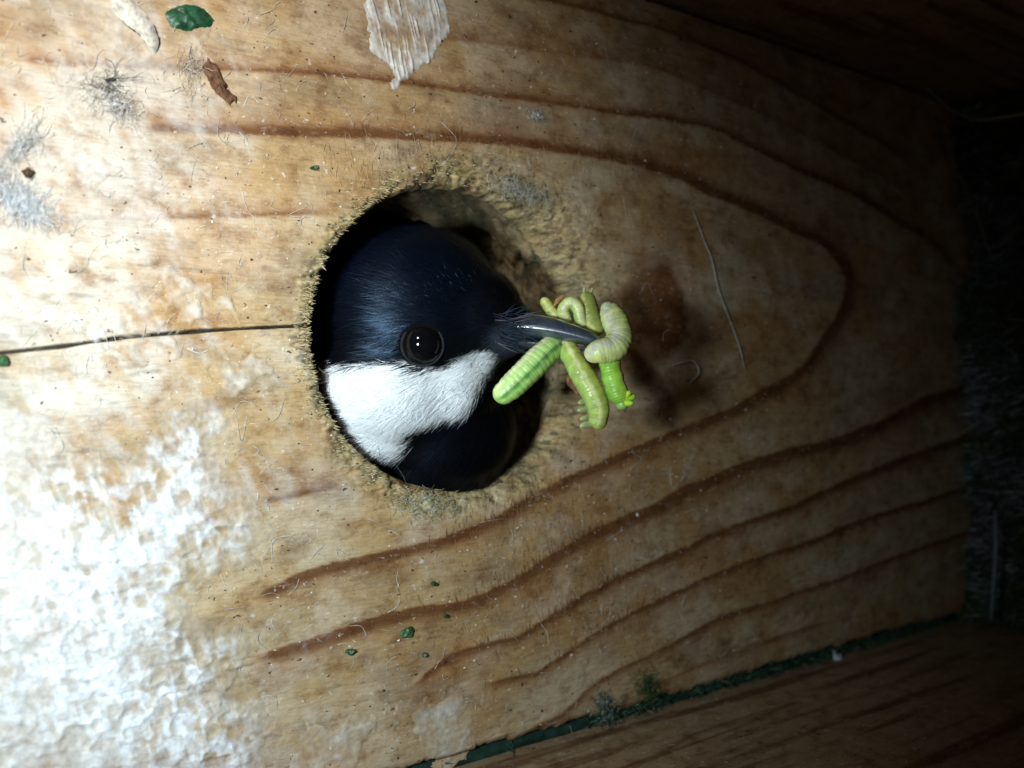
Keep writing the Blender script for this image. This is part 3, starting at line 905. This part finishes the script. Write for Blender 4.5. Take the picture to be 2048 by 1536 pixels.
def free_strand(name, pts, r, colr, label, cat):
    pts = catmull(pts, 24)
    V, Fc = tube(pts, r * (1 - 0.5 * np.linspace(-1, 1, 24) ** 4), 7)
    return tag(mesh_obj(name, V, Fc, M_debris, None, np.tile(colr, (len(V), 1))), label, cat)
free_strand('dry_straw', [W(1830, 150, -1.0), P(1885, 205, 122), P(1950, 238, 116), P(2060, 226, 110), P(2140, 215, 106)], 0.32, (0.30, 0.29, 0.25), 'pale dry straw stalk sticking up from the nest corner', 'straw')
free_strand('dry_straw', [W(1880, 260, -1.0), P(1910, 330, 124), P(1950, 420, 120), P(1985, 520, 118)], 0.3, (0.14, 0.145, 0.13), 'bent greyish straw leaning along the edge of the moss', 'straw')
free_strand('down_feather', [P(1990, 1020, 119), P(1992, 1090, 118), P(1988, 1160, 117.5), P(1982, 1240, 118.5)], 0.34, (0.20, 0.22, 0.26), 'grey straight feather shaft lying on the nest', 'feather')

# ------------------------------------------------------------------ the bird
bird = tag(empty('bird', (0, 6, -8)), 'black and white tit with glossy blue-black cap poking its head through the hole', 'bird')
def ell(bm, c, rads, frame=None, rot=0.0):
    """ellipsoid with radii along picture-right, picture-up and towards the camera (mm)"""
    R_ = np.stack([CR, CU, -CD], 1) if frame is None else frame
    if rot:
        ca, sa = math.cos(rot), math.sin(rot)
        R_ = R_ @ np.array([[ca, -sa, 0], [sa, ca, 0], [0, 0, 1]])
    M4 = Matrix.Identity(4)
    for i in range(3):
        for j in range(3):
            M4[i][j] = R_[i, j] * rads[j] * MM
        M4[i][3] = c[i] * MM
    bmesh.ops.create_icosphere(bm, subdivisions=4, radius=1.0, matrix=M4)
bm = bmesh.new()
ell(bm, P(845, 640, 80.5), (9.3, 9.6, 9.3))                      # skull
ell(bm, P(955, 640, 79), (4.6, 5.4, 6.3), rot=-0.5)              # forehead
ell(bm, P(985, 655, 77.5), (4.2, 3.6, 4.4))                      # lores
ell(bm, P(1022, 660, 76.6), (2.9, 2.3, 2.9))                     # base of the bill
ell(bm, P(800, 765, 80), (8.6, 6.6, 8.6))                        # cheek
ell(bm, P(905, 770, 79.5), (5.2, 4.4, 6.2))                      # front of the cheek
ell(bm, P(780, 840, 82), (6.2, 5.0, 7.4))                        # lower cheek
ell(bm, P(900, 850, 83), (7.2, 6.6, 7.4))                        # throat
ell(bm, P(860, 905, 86), (9.0, 6.5, 8.0))                        # bib
I3 = np.eye(3)
ell(bm, np.array([-0.6, 15.0, HZ]), (14.4, 9.5, 14.6), I3)      # neck filling the hole
ell(bm, np.array([-0.5, 24.0, HZ - 0.5]), (15.0, 14.0, 15.2), I3)
ell(bm, np.array([-1.0, 48.0, -12.0]), (20.0, 24.0, 22.0), I3)   # body outside the box
me = bpy.data.meshes.new('body_blank'); bm.to_mesh(me); bm.free()
tmp = bpy.data.objects.new('body_blank', me); scene.collection.objects.link(tmp)
md = tmp.modifiers.new('remesh', 'REMESH'); md.mode = 'VOXEL'; md.voxel_size = 0.00055
sm = tmp.modifiers.new('smooth', 'SMOOTH'); sm.factor = 0.5; sm.iterations = 12
dg = bpy.context.evaluated_depsgraph_get()
bme = bpy.data.meshes.new_from_object(tmp.evaluated_get(dg))
bpy.data.objects.remove(tmp)
nv = len(bme.vertices)
co = np.empty(nv * 3, np.float32); bme.vertices.foreach_get('co', co); co = co.reshape(-1, 3) / MM
no = np.empty(nv * 3, np.float32); bme.vertices.foreach_get('normal', no); no = no.reshape(-1, 3)

CHEEK = [(655, 718), (700, 724), (760, 727), (800, 724), (850, 742), (900, 734), (930, 712), (962, 700), (988, 706), (997, 722), (978, 745), (962, 770),
         (952, 800), (938, 826), (900, 830), (862, 836), (838, 850), (828, 880), (815, 905), (785, 905), (750, 888), (718, 862), (700, 830), (680, 790), (664, 750)]
EYE = (845, 688)
def plume_col(p, jit=0.0):
    px, py = proj(p)
    if jit:
        px = px + RNG.normal(0, jit, px.shape); py = py + RNG.normal(0, jit * 0.6, py.shape)
    sd = sdf_poly(px, py, CHEEK)
    wmix = smooth(-4, 5, sd)[:, None]
    blk = np.array([0.0028, 0.0034, 0.0050])
    blue = np.array([0.0028, 0.0050, 0.0115])
    capz = smooth(700, 560, py) * smooth(1010, 900, px)
    c = blk * (1 - capz[:, None]) + blue * capz[:, None]
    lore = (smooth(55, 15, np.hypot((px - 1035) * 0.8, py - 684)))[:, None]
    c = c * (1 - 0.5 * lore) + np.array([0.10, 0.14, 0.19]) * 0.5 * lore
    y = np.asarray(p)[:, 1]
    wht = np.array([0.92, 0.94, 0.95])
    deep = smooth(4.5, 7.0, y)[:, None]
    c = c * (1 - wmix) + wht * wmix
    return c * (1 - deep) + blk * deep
at = bme.color_attributes.new('tint', 'FLOAT_COLOR', 'POINT')
cc = np.ones((nv, 4), np.float32); cc[:, :3] = plume_col(co) * np.array([0.8])
at.data.foreach_set('color', cc.ravel())
bme.polygons.foreach_set('use_smooth', np.ones(len(bme.polygons), bool))
bme.name = 'body'; bme.materials.clear(); bme.materials.append(M_skin)
body = bpy.data.objects.new('body', bme); scene.collection.objects.link(body)
body.parent = bird; body.matrix_parent_inverse = Matrix.Translation(-bird.location)

bvh = BVHTree.FromPolygons([Vector(v) for v in co], [tuple(p.vertices) for p in bme.polygons])
def hit(px, py):
    d = CD + (px - 1024) / F * CR + (768 - py) / F * CU
    d = d / np.linalg.norm(d)
    loc, nrm, _, dist = bvh.ray_cast(Vector(CAM), Vector(d))
    if loc is None:
        return P(px, py, 78), -d
    return np.array(loc), np.array(nrm)

# eye
e_loc, e_nrm = hit(*EYE)
vdir = CAM - e_loc; vdir /= np.linalg.norm(vdir)
eax = e_nrm * 0.35 + vdir * 0.65; eax /= np.linalg.norm(eax)
ER = 2.18
ec = e_loc - vdir * 1.15
bm = bmesh.new(); bmesh.ops.create_uvsphere(bm, u_segments=64, v_segments=40, radius=ER * MM)
q = Vector(eax).to_track_quat('Z', 'Y').to_matrix().to_4x4()
for v in bm.verts:
    v.co.z *= 1.0
bmesh.ops.transform(bm, matrix=Matrix.Translation(Vector(ec) * MM) @ q, verts=bm.verts)
me = bpy.data.meshes.new('eye'); bm.to_mesh(me); bm.free()
mt, n_, l_, b_ = new_mat('bird_eye')
geo = nd(n_, 'ShaderNodeNewGeometry')
vm = nd(n_, 'ShaderNodeVectorMath', operation='DOT_PRODUCT'); l_.new(geo.outputs['Normal'], vm.inputs[0]); vm.inputs[1].default_value = tuple(eax)
rp = ramp(n_, [(0.0, (0.004, 0.003, 0.0025)), (0.70, (0.004, 0.003, 0.0025)), (0.76, (0.003, 0.003, 0.004)), (1.0, (0.003, 0.003, 0.004))])
l_.new(vm.outputs['Value'], rp.inputs['Fac']); l_.new(rp.outputs['Color'], b_.inputs['Base Color'])
b_.inputs['Roughness'].default_value = 0.04; b_.inputs['Specular IOR Level'].default_value = 0.26
me.materials.append(mt); me.polygons.foreach_set('use_smooth', np.ones(len(me.polygons), bool))
eye = bpy.data.objects.new('eye', me); scene.collection.objects.link(eye)
eye.parent = bird; eye.matrix_parent_inverse = Matrix.Translation(-bird.location)
# beaded bare rim of the eyelid
u_ = np.cross(eax, [0.0, 0.3, 1.0]); u_ /= np.linalg.norm(u_); v_ = np.cross(eax, u_)
ringc = ec + eax * 1.02
NR, NS = 150, 10
Vr = []; Cr_ = []
for i in range(NR):
    a = 2 * math.pi * i / NR
    rdir = math.cos(a) * u_ + math.sin(a) * v_
    bead = 0.15 + 0.012 * math.sin(a * 34) + RNG.normal(0, 0.012)
    for k in range(NS):
        b = 2 * math.pi * k / NS
        Vr.append(ringc + rdir * (1.98 + bead * math.cos(b)) + eax * bead * math.sin(b) * 0.9)
        Cr_.append(np.array([0.022, 0.022, 0.026]) * (0.7 + 0.6 * RNG.random()))
Fr = [(i * NS + k, i * NS + (k + 1) % NS, ((i + 1) % NR) * NS + (k + 1) % NS, ((i + 1) % NR) * NS + k) for i in range(NR) for k in range(NS)]
mesh_obj('eye_ring', Vr, Fr, M_skin, bird, np.array(Cr_))

# bill
mt, n_, l_, b_ = new_mat('horn_bill')
mp = mapped(n_, l_, (900, 900, 3000)); ns = nd(n_, 'ShaderNodeTexNoise'); ns.inputs['Scale'].default_value = 1; l_.new(mp.outputs[0], ns.inputs['Vector'])
rp = ramp(n_, [(0.3, (0.035, 0.05, 0.072)), (0.7, (0.065, 0.085, 0.115))]); l_.new(ns.outputs['Fac'], rp.inputs['Fac']); l_.new(rp.outputs['Color'], b_.inputs['Base Color'])
b_.inputs['Roughness'].default_value = 0.34; b_.inputs['Specular IOR Level'].default_value = 1.0; b_.inputs['Coat Weight'].default_value = 1.0; b_.inputs['Coat Roughness'].default_value = 0.16
bp = nd(n_, 'ShaderNodeBump'); bp.inputs['Strength'].default_value = 0.2; bp.inputs['Distance'].default_value = 0.0001
l_.new(ns.outputs['Fac'], bp.inputs['Height']); l_.new(bp.outputs[0], b_.inputs['Normal'])
M_bill = mt
def bill(name, keys, flat_bottom):
    """keys: (px, py, depth, half height px, half width mm)"""
    keys = np.array(keys, float)
    n = 40; S = 28
    kk = catmull(keys, n)
    Vv = []
    for i in range(n):
        px, py, d, hh, hw = kk[i]
        c = P(px, py, d); hm = hh * d / F
        for k in range(S):
            a = 2 * math.pi * k / S
            sx, sy = math.cos(a), math.sin(a)
            if flat_bottom > 0 and sy < 0: sy *= 0.75
            if flat_bottom < 0 and sy > 0: sy *= 0.5
            wgt = hw * (1 - 0.22 * max(0, sy * flat_bottom))
            Vv.append(c + CU * hm * sy + CD * -wgt * sx)
    Fc = [(i * S + k, i * S + (k + 1) % S, (i + 1) * S + (k + 1) % S, (i + 1) * S + k) for i in range(n - 1) for k in range(S)]
    Fc.append(tuple(range(S))); Fc.append(tuple((n - 1) * S + k for k in reversed(range(S))))
    return mesh_obj(name, Vv, Fc, M_bill, bird)
bill('upper_bill', [(1005, 654, 76.6, 27, 2.4), (1045, 655, 76.0, 30, 2.2), (1080, 658, 75.4, 28, 1.95), (1115, 663, 74.8, 25.5, 1.65), (1150, 671, 74.2, 21, 1.3), (1181, 679, 73.7, 16, 0.95), (1203, 684, 73.4, 9, 0.5), (1214, 687, 73.3, 2, 0.15)], 1)
bill('lower_bill', [(1010, 686, 76.8, 13, 2.0), (1050, 687, 76.2, 13, 1.8), (1090, 689, 75.6, 11, 1.5), (1130, 693, 74.9, 9, 1.15), (1165, 697, 74.3, 6.5, 0.8), (1195, 700, 73.9, 2, 0.2)], -1)

# plumage: one soft coat of barbs
tris = []
for p_ in bme.polygons:
    v = p_.vertices
    tris.append((v[0], v[1], v[2]))
    if len(v) == 4: tris.append((v[0], v[2], v[3]))
tris = np.array(tris)
A_, B_, C_ = co[tris[:, 0]], co[tris[:, 1]], co[tris[:, 2]]
area = np.linalg.norm(np.cross(B_ - A_, C_ - A_), axis=1) / 2
cen = (A_ + B_ + C_) / 3
vis = (cen[:, 1] < 6.5)
tn = np.cross(B_ - A_, C_ - A_); tn /= np.linalg.norm(tn, axis=1)[:, None] + 1e-9
facing = np.einsum('ij,ij->i', tn, CAM - cen) / np.linalg.norm(CAM - cen, axis=1)
wgt = area * vis * np.where(facing > -0.25, 1.0, 0.12)
N = 120000
pick = RNG.choice(len(tris), N, p=wgt / wgt.sum())
u = RNG.random(N); v = RNG.random(N); fl = u + v > 1; u[fl] = 1 - u[fl]; v[fl] = 1 - v[fl]
roots = A_[pick] + (B_[pick] - A_[pick]) * u[:, None] + (C_[pick] - A_[pick]) * v[:, None]
nrm = no[tris[pick, 0]]
px, py = proj(roots)
far = np.hypot(px - EYE[0], py - EYE[1]) > 42
roots, nrm, px, py = roots[far], nrm[far], px[far], py[far]; N = len(roots)
fx, fy = px - 1045, py - 655
fl_ = np.hypot(fx, fy) + 1e-6
# barbs stream backwards from the bill, those of the cap along the crown
dx = fx / fl_ - 0.25; dy = fy / fl_
dx += RNG.normal(0, 0.24, N) + (fbm(px * 0.07, py * 0.07, 403) - 0.5) * 1.1 + (fbm(px * 0.02, py * 0.02, 401) - 0.5) * 0.9
dy += RNG.normal(0, 0.24, N) + (fbm(px * 0.07, py * 0.07, 413) - 0.5) * 1.1 + (fbm(px * 0.02, py * 0.02, 411) - 0.5) * 0.9
dw = dx[:, None] * CR - dy[:, None] * CU
dw = dw - nrm * np.einsum('ij,ij->i', dw, nrm)[:, None]
dw /= np.linalg.norm(dw, axis=1)[:, None] + 1e-9
lift = np.abs(RNG.normal(0.16, 0.12, N)) + 0.25 * np.clip(fbm(px * 0.06, py * 0.06, 421) - 0.5, 0, 1)
dirs = dw + nrm * lift[:, None]; dirs /= np.linalg.norm(dirs, axis=1)[:, None]
nearbill = smooth(20, 240, fl_)
lens = (0.55 + 1.75 * nearbill) * RNG.uniform(0.6, 1.25, N)
# keep the eye clear
de = np.hypot(px - EYE[0], py - EYE[1])
toward = ((EYE[0] - px) * dx + (EYE[1] - py) * dy) > 0
lens = np.where(toward, np.minimum(lens, np.maximum(0.25, (de - 40) / 20)), lens)
wid = RNG.uniform(0.035, 0.09, N)
cols = plume_col(roots, 5.0) * RNG.uniform(0.88, 1.06, (N, 1))
# glints on the brow, put into the colour of some shortened barbs
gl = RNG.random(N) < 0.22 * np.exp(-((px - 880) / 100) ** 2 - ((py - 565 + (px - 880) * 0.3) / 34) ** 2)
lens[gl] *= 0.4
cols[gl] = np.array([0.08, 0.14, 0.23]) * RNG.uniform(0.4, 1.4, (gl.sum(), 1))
ok = np.hypot(roots[:, 0], roots[:, 2] - HZ) < HOLE - 0.2
ok |= roots[:, 1] < -0.5
roots, dirs, lens, wid, nrm, cols = roots[ok], dirs[ok], lens[ok], wid[ok], nrm[ok], cols[ok]
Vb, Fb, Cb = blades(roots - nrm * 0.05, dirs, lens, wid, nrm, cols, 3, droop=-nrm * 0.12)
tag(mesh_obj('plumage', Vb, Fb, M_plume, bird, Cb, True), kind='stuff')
# bristles round the bill
parts = []
for i in range(60):
    sx, sy = RNG.uniform(985, 1035), RNG.uniform(625, 690)
    h, hn = hit(sx, sy)
    a = RNG.normal(0.1, 0.35) + (sy - 655) * 0.004
    L = RNG.uniform(1.2, 3.2)
    d = math.cos(a) * CR - math.sin(a) * CU + hn * 0.35
    p = np.array([h, h + d * L * 0.5 + hn * 0.15, h + d * L - hn * 0.1])
    V, Fc = tube(catmull(p, 6), np.array([.05, .045, .04, .03, .02, .01]), 4)
    cc_ = np.array((0.02, 0.025, 0.035)) if RNG.random() < 0.9 else np.array((0.12, 0.11, 0.10))
    parts.append((V, Fc, cc_))
V, Fc, C = cat_V(parts)
tag(mesh_obj('bristles', V, Fc, M_plume, bird, C), kind='stuff')

# ------------------------------------------------------------------ caterpillars
def caterpillar(keys, rmax, label, c_back, c_side, line_cols, seglen=0.95, taper=(0.7, 0.75), legs=(), head=None, roll=0.0, depth_flat=0.92, group='caterpillars held in the bill'):
    """keys: (px, py, depth); line_cols: list of (angle, half-width, colour) stripes"""
    pts = np.array([P(*k) for k in keys])
    n = 140; S = 36
    c = catmull(pts, n)
    seg = np.linalg.norm(np.diff(c, axis=0), axis=1); s = np.concatenate([[0], np.cumsum(seg)]); L = s[-1]
    su = np.linspace(0, L, n); c = np.stack([np.interp(su, s, c[:, i]) for i in range(3)], 1)
    f = su / L
    rad = rmax * (np.interp(f, [0, 0.18, 0.5, 0.82, 1], [taper[0], 0.97, 1, 0.98, taper[1]]))
    end = np.minimum(su, L - su) / (rmax * 0.9)
    rad = rad * np.sqrt(np.clip(1 - np.clip(1 - end, 0, 1) ** 2, 0.002, 1))
    ph = ((su + 0.12 * np.sin(su * 2.3 + rmax * 9)) / seglen) % 1
    wv = np.interp(f, np.linspace(0, 1, 9), RNG.uniform(0.92, 1.06, 9))
    rad = 1.16 * wv * rad * (0.96 + 0.045 * np.abs(np.sin(np.pi * ph)) ** 0.6) * (1 + 0.012 * np.sin(2 * np.pi * ph * 3))
    T = np.gradient(c, axis=0); T /= np.linalg.norm(T, axis=1)[:, None]
    toward = -CD
    V = []; C = []
    root = empty('caterpillar', pts[0])
    for i in range(n):
        Nn = toward - T[i] * (toward @ T[i]); Nn /= np.linalg.norm(Nn) + 1e-9
        B = np.cross(T[i], Nn)
        for k in range(S):
            a = 2 * math.pi * k / S
            bump = 1 + 0.035 * math.sin(9 * a + 2.0 * i) * 0.5
            V.append(c[i] + rad[i] * bump * (math.cos(a) * Nn * depth_flat + math.sin(a) * B))
            aa = (a + roll + math.pi) % (2 * math.pi) - math.pi           # 0 faces the camera
            t = 0.5 + 0.5 * math.sin(a + roll)
            col = np.array(c_back) * (1 - t) + np.array(c_side) * t
            for (la, lw, lc) in line_cols:
                dd = abs((aa - la + math.pi) % (2 * math.pi) - math.pi)
                wob = 0.06 * math.sin(i * 0.35)
                q = math.exp(-((dd + wob) / (lw * 1.35)) ** 2) * (0.95 if 0.06 < f[i] < 0.95 else 0.2)
                col = col * (1 - q) + np.array(lc) * q
            fold = 1 - 0.10 * math.exp(-(min(ph[i], 1 - ph[i]) / 0.09) ** 2)
            V_, = (0,),
            C.append(np.clip(col * np.array([1.62, 1.45, 1.25]) * (0.6 + 0.4 * fold), 0, 0.88))
    Fc = [(i * S + k, i * S + (k + 1) % S, (i + 1) * S + (k + 1) % S, (i + 1) * S + k) for i in range(n - 1) for k in range(S)]
    Fc.append(tuple(reversed(range(S)))); Fc.append(tuple((n - 1) * S + k for k in range(S)))
    mesh_obj('body', V, Fc, M_grub, root, np.array(C))
    for (lp, lq, r0, lc) in legs:
        p = np.array([P(*lp), (np.array(P(*lp)) + np.array(P(*lq))) / 2, P(*lq)])
        Vl, Fl = tube(catmull(p, 9), r0 * np.array([1.15, 1.05, 1, .95, .85, .8, .7, .55, .25]), 12)
        mesh_obj('leg', Vl, Fl, M_grub, root, np.tile(lc, (len(Vl), 1)))
    if head is not None:
        hp, hr, hc = head
        bm = bmesh.new()
        M4 = Matrix.Translation(Vector(P(*hp)) * MM)
        bmesh.ops.create_icosphere(bm, subdivisions=3, radius=hr * MM, matrix=M4)
        Vh = np.array([v.co for v in bm.verts]) / MM; Fh = [tuple(v.index for v in f.verts) for f in bm.faces]
        bm.free()
        mesh_obj('head', Vh, Fh, M_grub, root, np.tile(hc, (len(Vh), 1)) * RNG.uniform(0.85, 1.15, (len(Vh), 1)))
    tag(root, label, 'caterpillar', group)
    return root

G = lambda *a: a
caterpillar([(1118, 686, 75.6), (1098, 700, 74.2), (1062, 735, 73.0), (1020, 776, 72.6), (990, 800, 72.8)], 1.12,
            'plump pale green caterpillar hanging towards the breast, dark line along its back', (0.26, 0.50, 0.13), (0.42, 0.62, 0.28),
            [(-0.22, 0.12, (0.05, 0.19, 0.04)), (0.9, 0.12, (0.60, 0.74, 0.45))], 0.62, (0.75, 0.8))
caterpillar([(1126, 682, 75.4), (1140, 706, 74.2), (1160, 742, 73.2), (1183, 782, 72.8), (1196, 815, 72.9), (1195, 842, 73.2), (1188, 852, 73.6)], 1.0,
            'olive green caterpillar with a cream side line and stubby legs, hanging in the middle', (0.34, 0.42, 0.10), (0.30, 0.46, 0.14),
            [(-0.05, 0.11, (0.74, 0.76, 0.40)), (-1.1, 0.3, (0.42, 0.40, 0.10))], 0.9, (0.65, 0.8),
            legs=[((1178, 800, 73.2), (1156, 806, 72.6), 0.38, (0.45, 0.48, 0.22)), ((1180, 815, 73.2), (1155, 821, 72.6), 0.38, (0.45, 0.48, 0.22)),
                  ((1183, 832, 73.3), (1160, 838, 72.7), 0.36, (0.42, 0.44, 0.18)), ((1184, 846, 73.4), (1160, 852, 72.8), 0.42, (0.50, 0.50, 0.24))])
caterpillar([(1216, 702, 73.6), (1219, 722, 73.0), (1224, 750, 72.6), (1234, 782, 72.4), (1244, 808, 72.6)], 0.92,
            'bright yellow-green caterpillar hanging from the bill tip with lime feet', (0.34, 0.58, 0.06), (0.22, 0.48, 0.08),
            [(-1.25, 0.3, (0.66, 0.74, 0.22))], 0.85, (0.75, 0.7),
            legs=[((1246, 796, 72.4), (1261, 783, 71.6), 0.42, (0.58, 0.82, 0.04)), ((1250, 800, 72.4), (1271, 791, 72.0), 0.44, (0.50, 0.78, 0.06)), ((1252, 806, 72.2), (1266, 806, 71.4), 0.34, (0.52, 0.80, 0.05))],
            head=((1244, 808, 72.5), 0.62, (0.36, 0.62, 0.16)))
caterpillar([(1214, 612, 74.6), (1222, 626, 74.0), (1234, 652, 73.2), (1240, 676, 72.4), (1226, 696, 71.8), (1204, 702, 71.6), (1190, 708, 71.8), (1184, 720, 72.4)], 1.13,
            'whitish green caterpillar bent double over the bill tip', (0.52, 0.66, 0.30), (0.47, 0.64, 0.32),
            [(0.5, 0.22, (0.72, 0.80, 0.56)), (-0.7, 0.2, (0.52, 0.60, 0.20))], 0.95, (0.8, 0.75),
            head=((1216, 618, 73.9), 0.75, (0.62, 0.72, 0.46)))
caterpillar([(1142, 646, 77.4), (1131, 634, 76.9), (1127, 619, 76.5), (1136, 607, 76.2), (1149, 608, 76.0), (1157, 620, 75.9), (1161, 640, 76.0), (1168, 656, 76.2)], 0.56,
            'small pale caterpillar curled into a loop behind the bill', (0.44, 0.56, 0.24), (0.30, 0.46, 0.14),
            [(0.0, 0.35, (0.62, 0.70, 0.42))], 0.45, (0.8, 0.8))
caterpillar([(1172, 584, 77.6), (1174, 602, 77.2), (1178, 626, 76.8), (1188, 650, 76.2), (1200, 668, 75.4)], 0.88,
            'olive caterpillar with two pointed feet raised above the bill', (0.27, 0.32, 0.09), (0.22, 0.30, 0.08),
            [(0.6, 0.2, (0.48, 0.52, 0.22))], 0.9, (0.7, 0.8),
            legs=[((1168, 590, 77.4), (1169, 573, 77.0), 0.22, (0.50, 0.52, 0.26)), ((1180, 588, 77.4), (1186, 575, 77.0), 0.20, (0.44, 0.46, 0.22))])
caterpillar([(1084, 596, 78.2), (1093, 608, 77.9), (1101, 620, 77.5), (1116, 636, 77.0)], 0.52,
            'thin yellow-green caterpillar end showing over the root of the bill', (0.42, 0.48, 0.14), (0.32, 0.44, 0.12),
            [(0.2, 0.3, (0.55, 0.60, 0.30))], 0.5, (0.6, 0.8))
def husk(pix, depth, colr, label):
    c = [P(px, py, depth) for px, py in pix]
    V, Fc = tube(catmull(c, 12), 0.34 * (1 - 0.75 * np.abs(np.linspace(-1, 1, 12)) ** 2) * RNG.uniform(0.75, 1.2, 12), 8, flat=0.55)
    return tag(mesh_obj('bud_husk', V, Fc, M_debris, None, np.array(colr) * RNG.uniform(0.7, 1.25, (len(V), 1))), label, 'husk')
husk([(1108, 612), (1117, 600), (1130, 589)], 76.9, (0.42, 0.22, 0.09), 'orange-brown bud husk beside the curled caterpillar')
husk([(1142, 742), (1138, 760), (1150, 778), (1158, 792)], 73.6, (0.22, 0.10, 0.05), 'dark brown husk shred clinging to the olive hanging caterpillar')
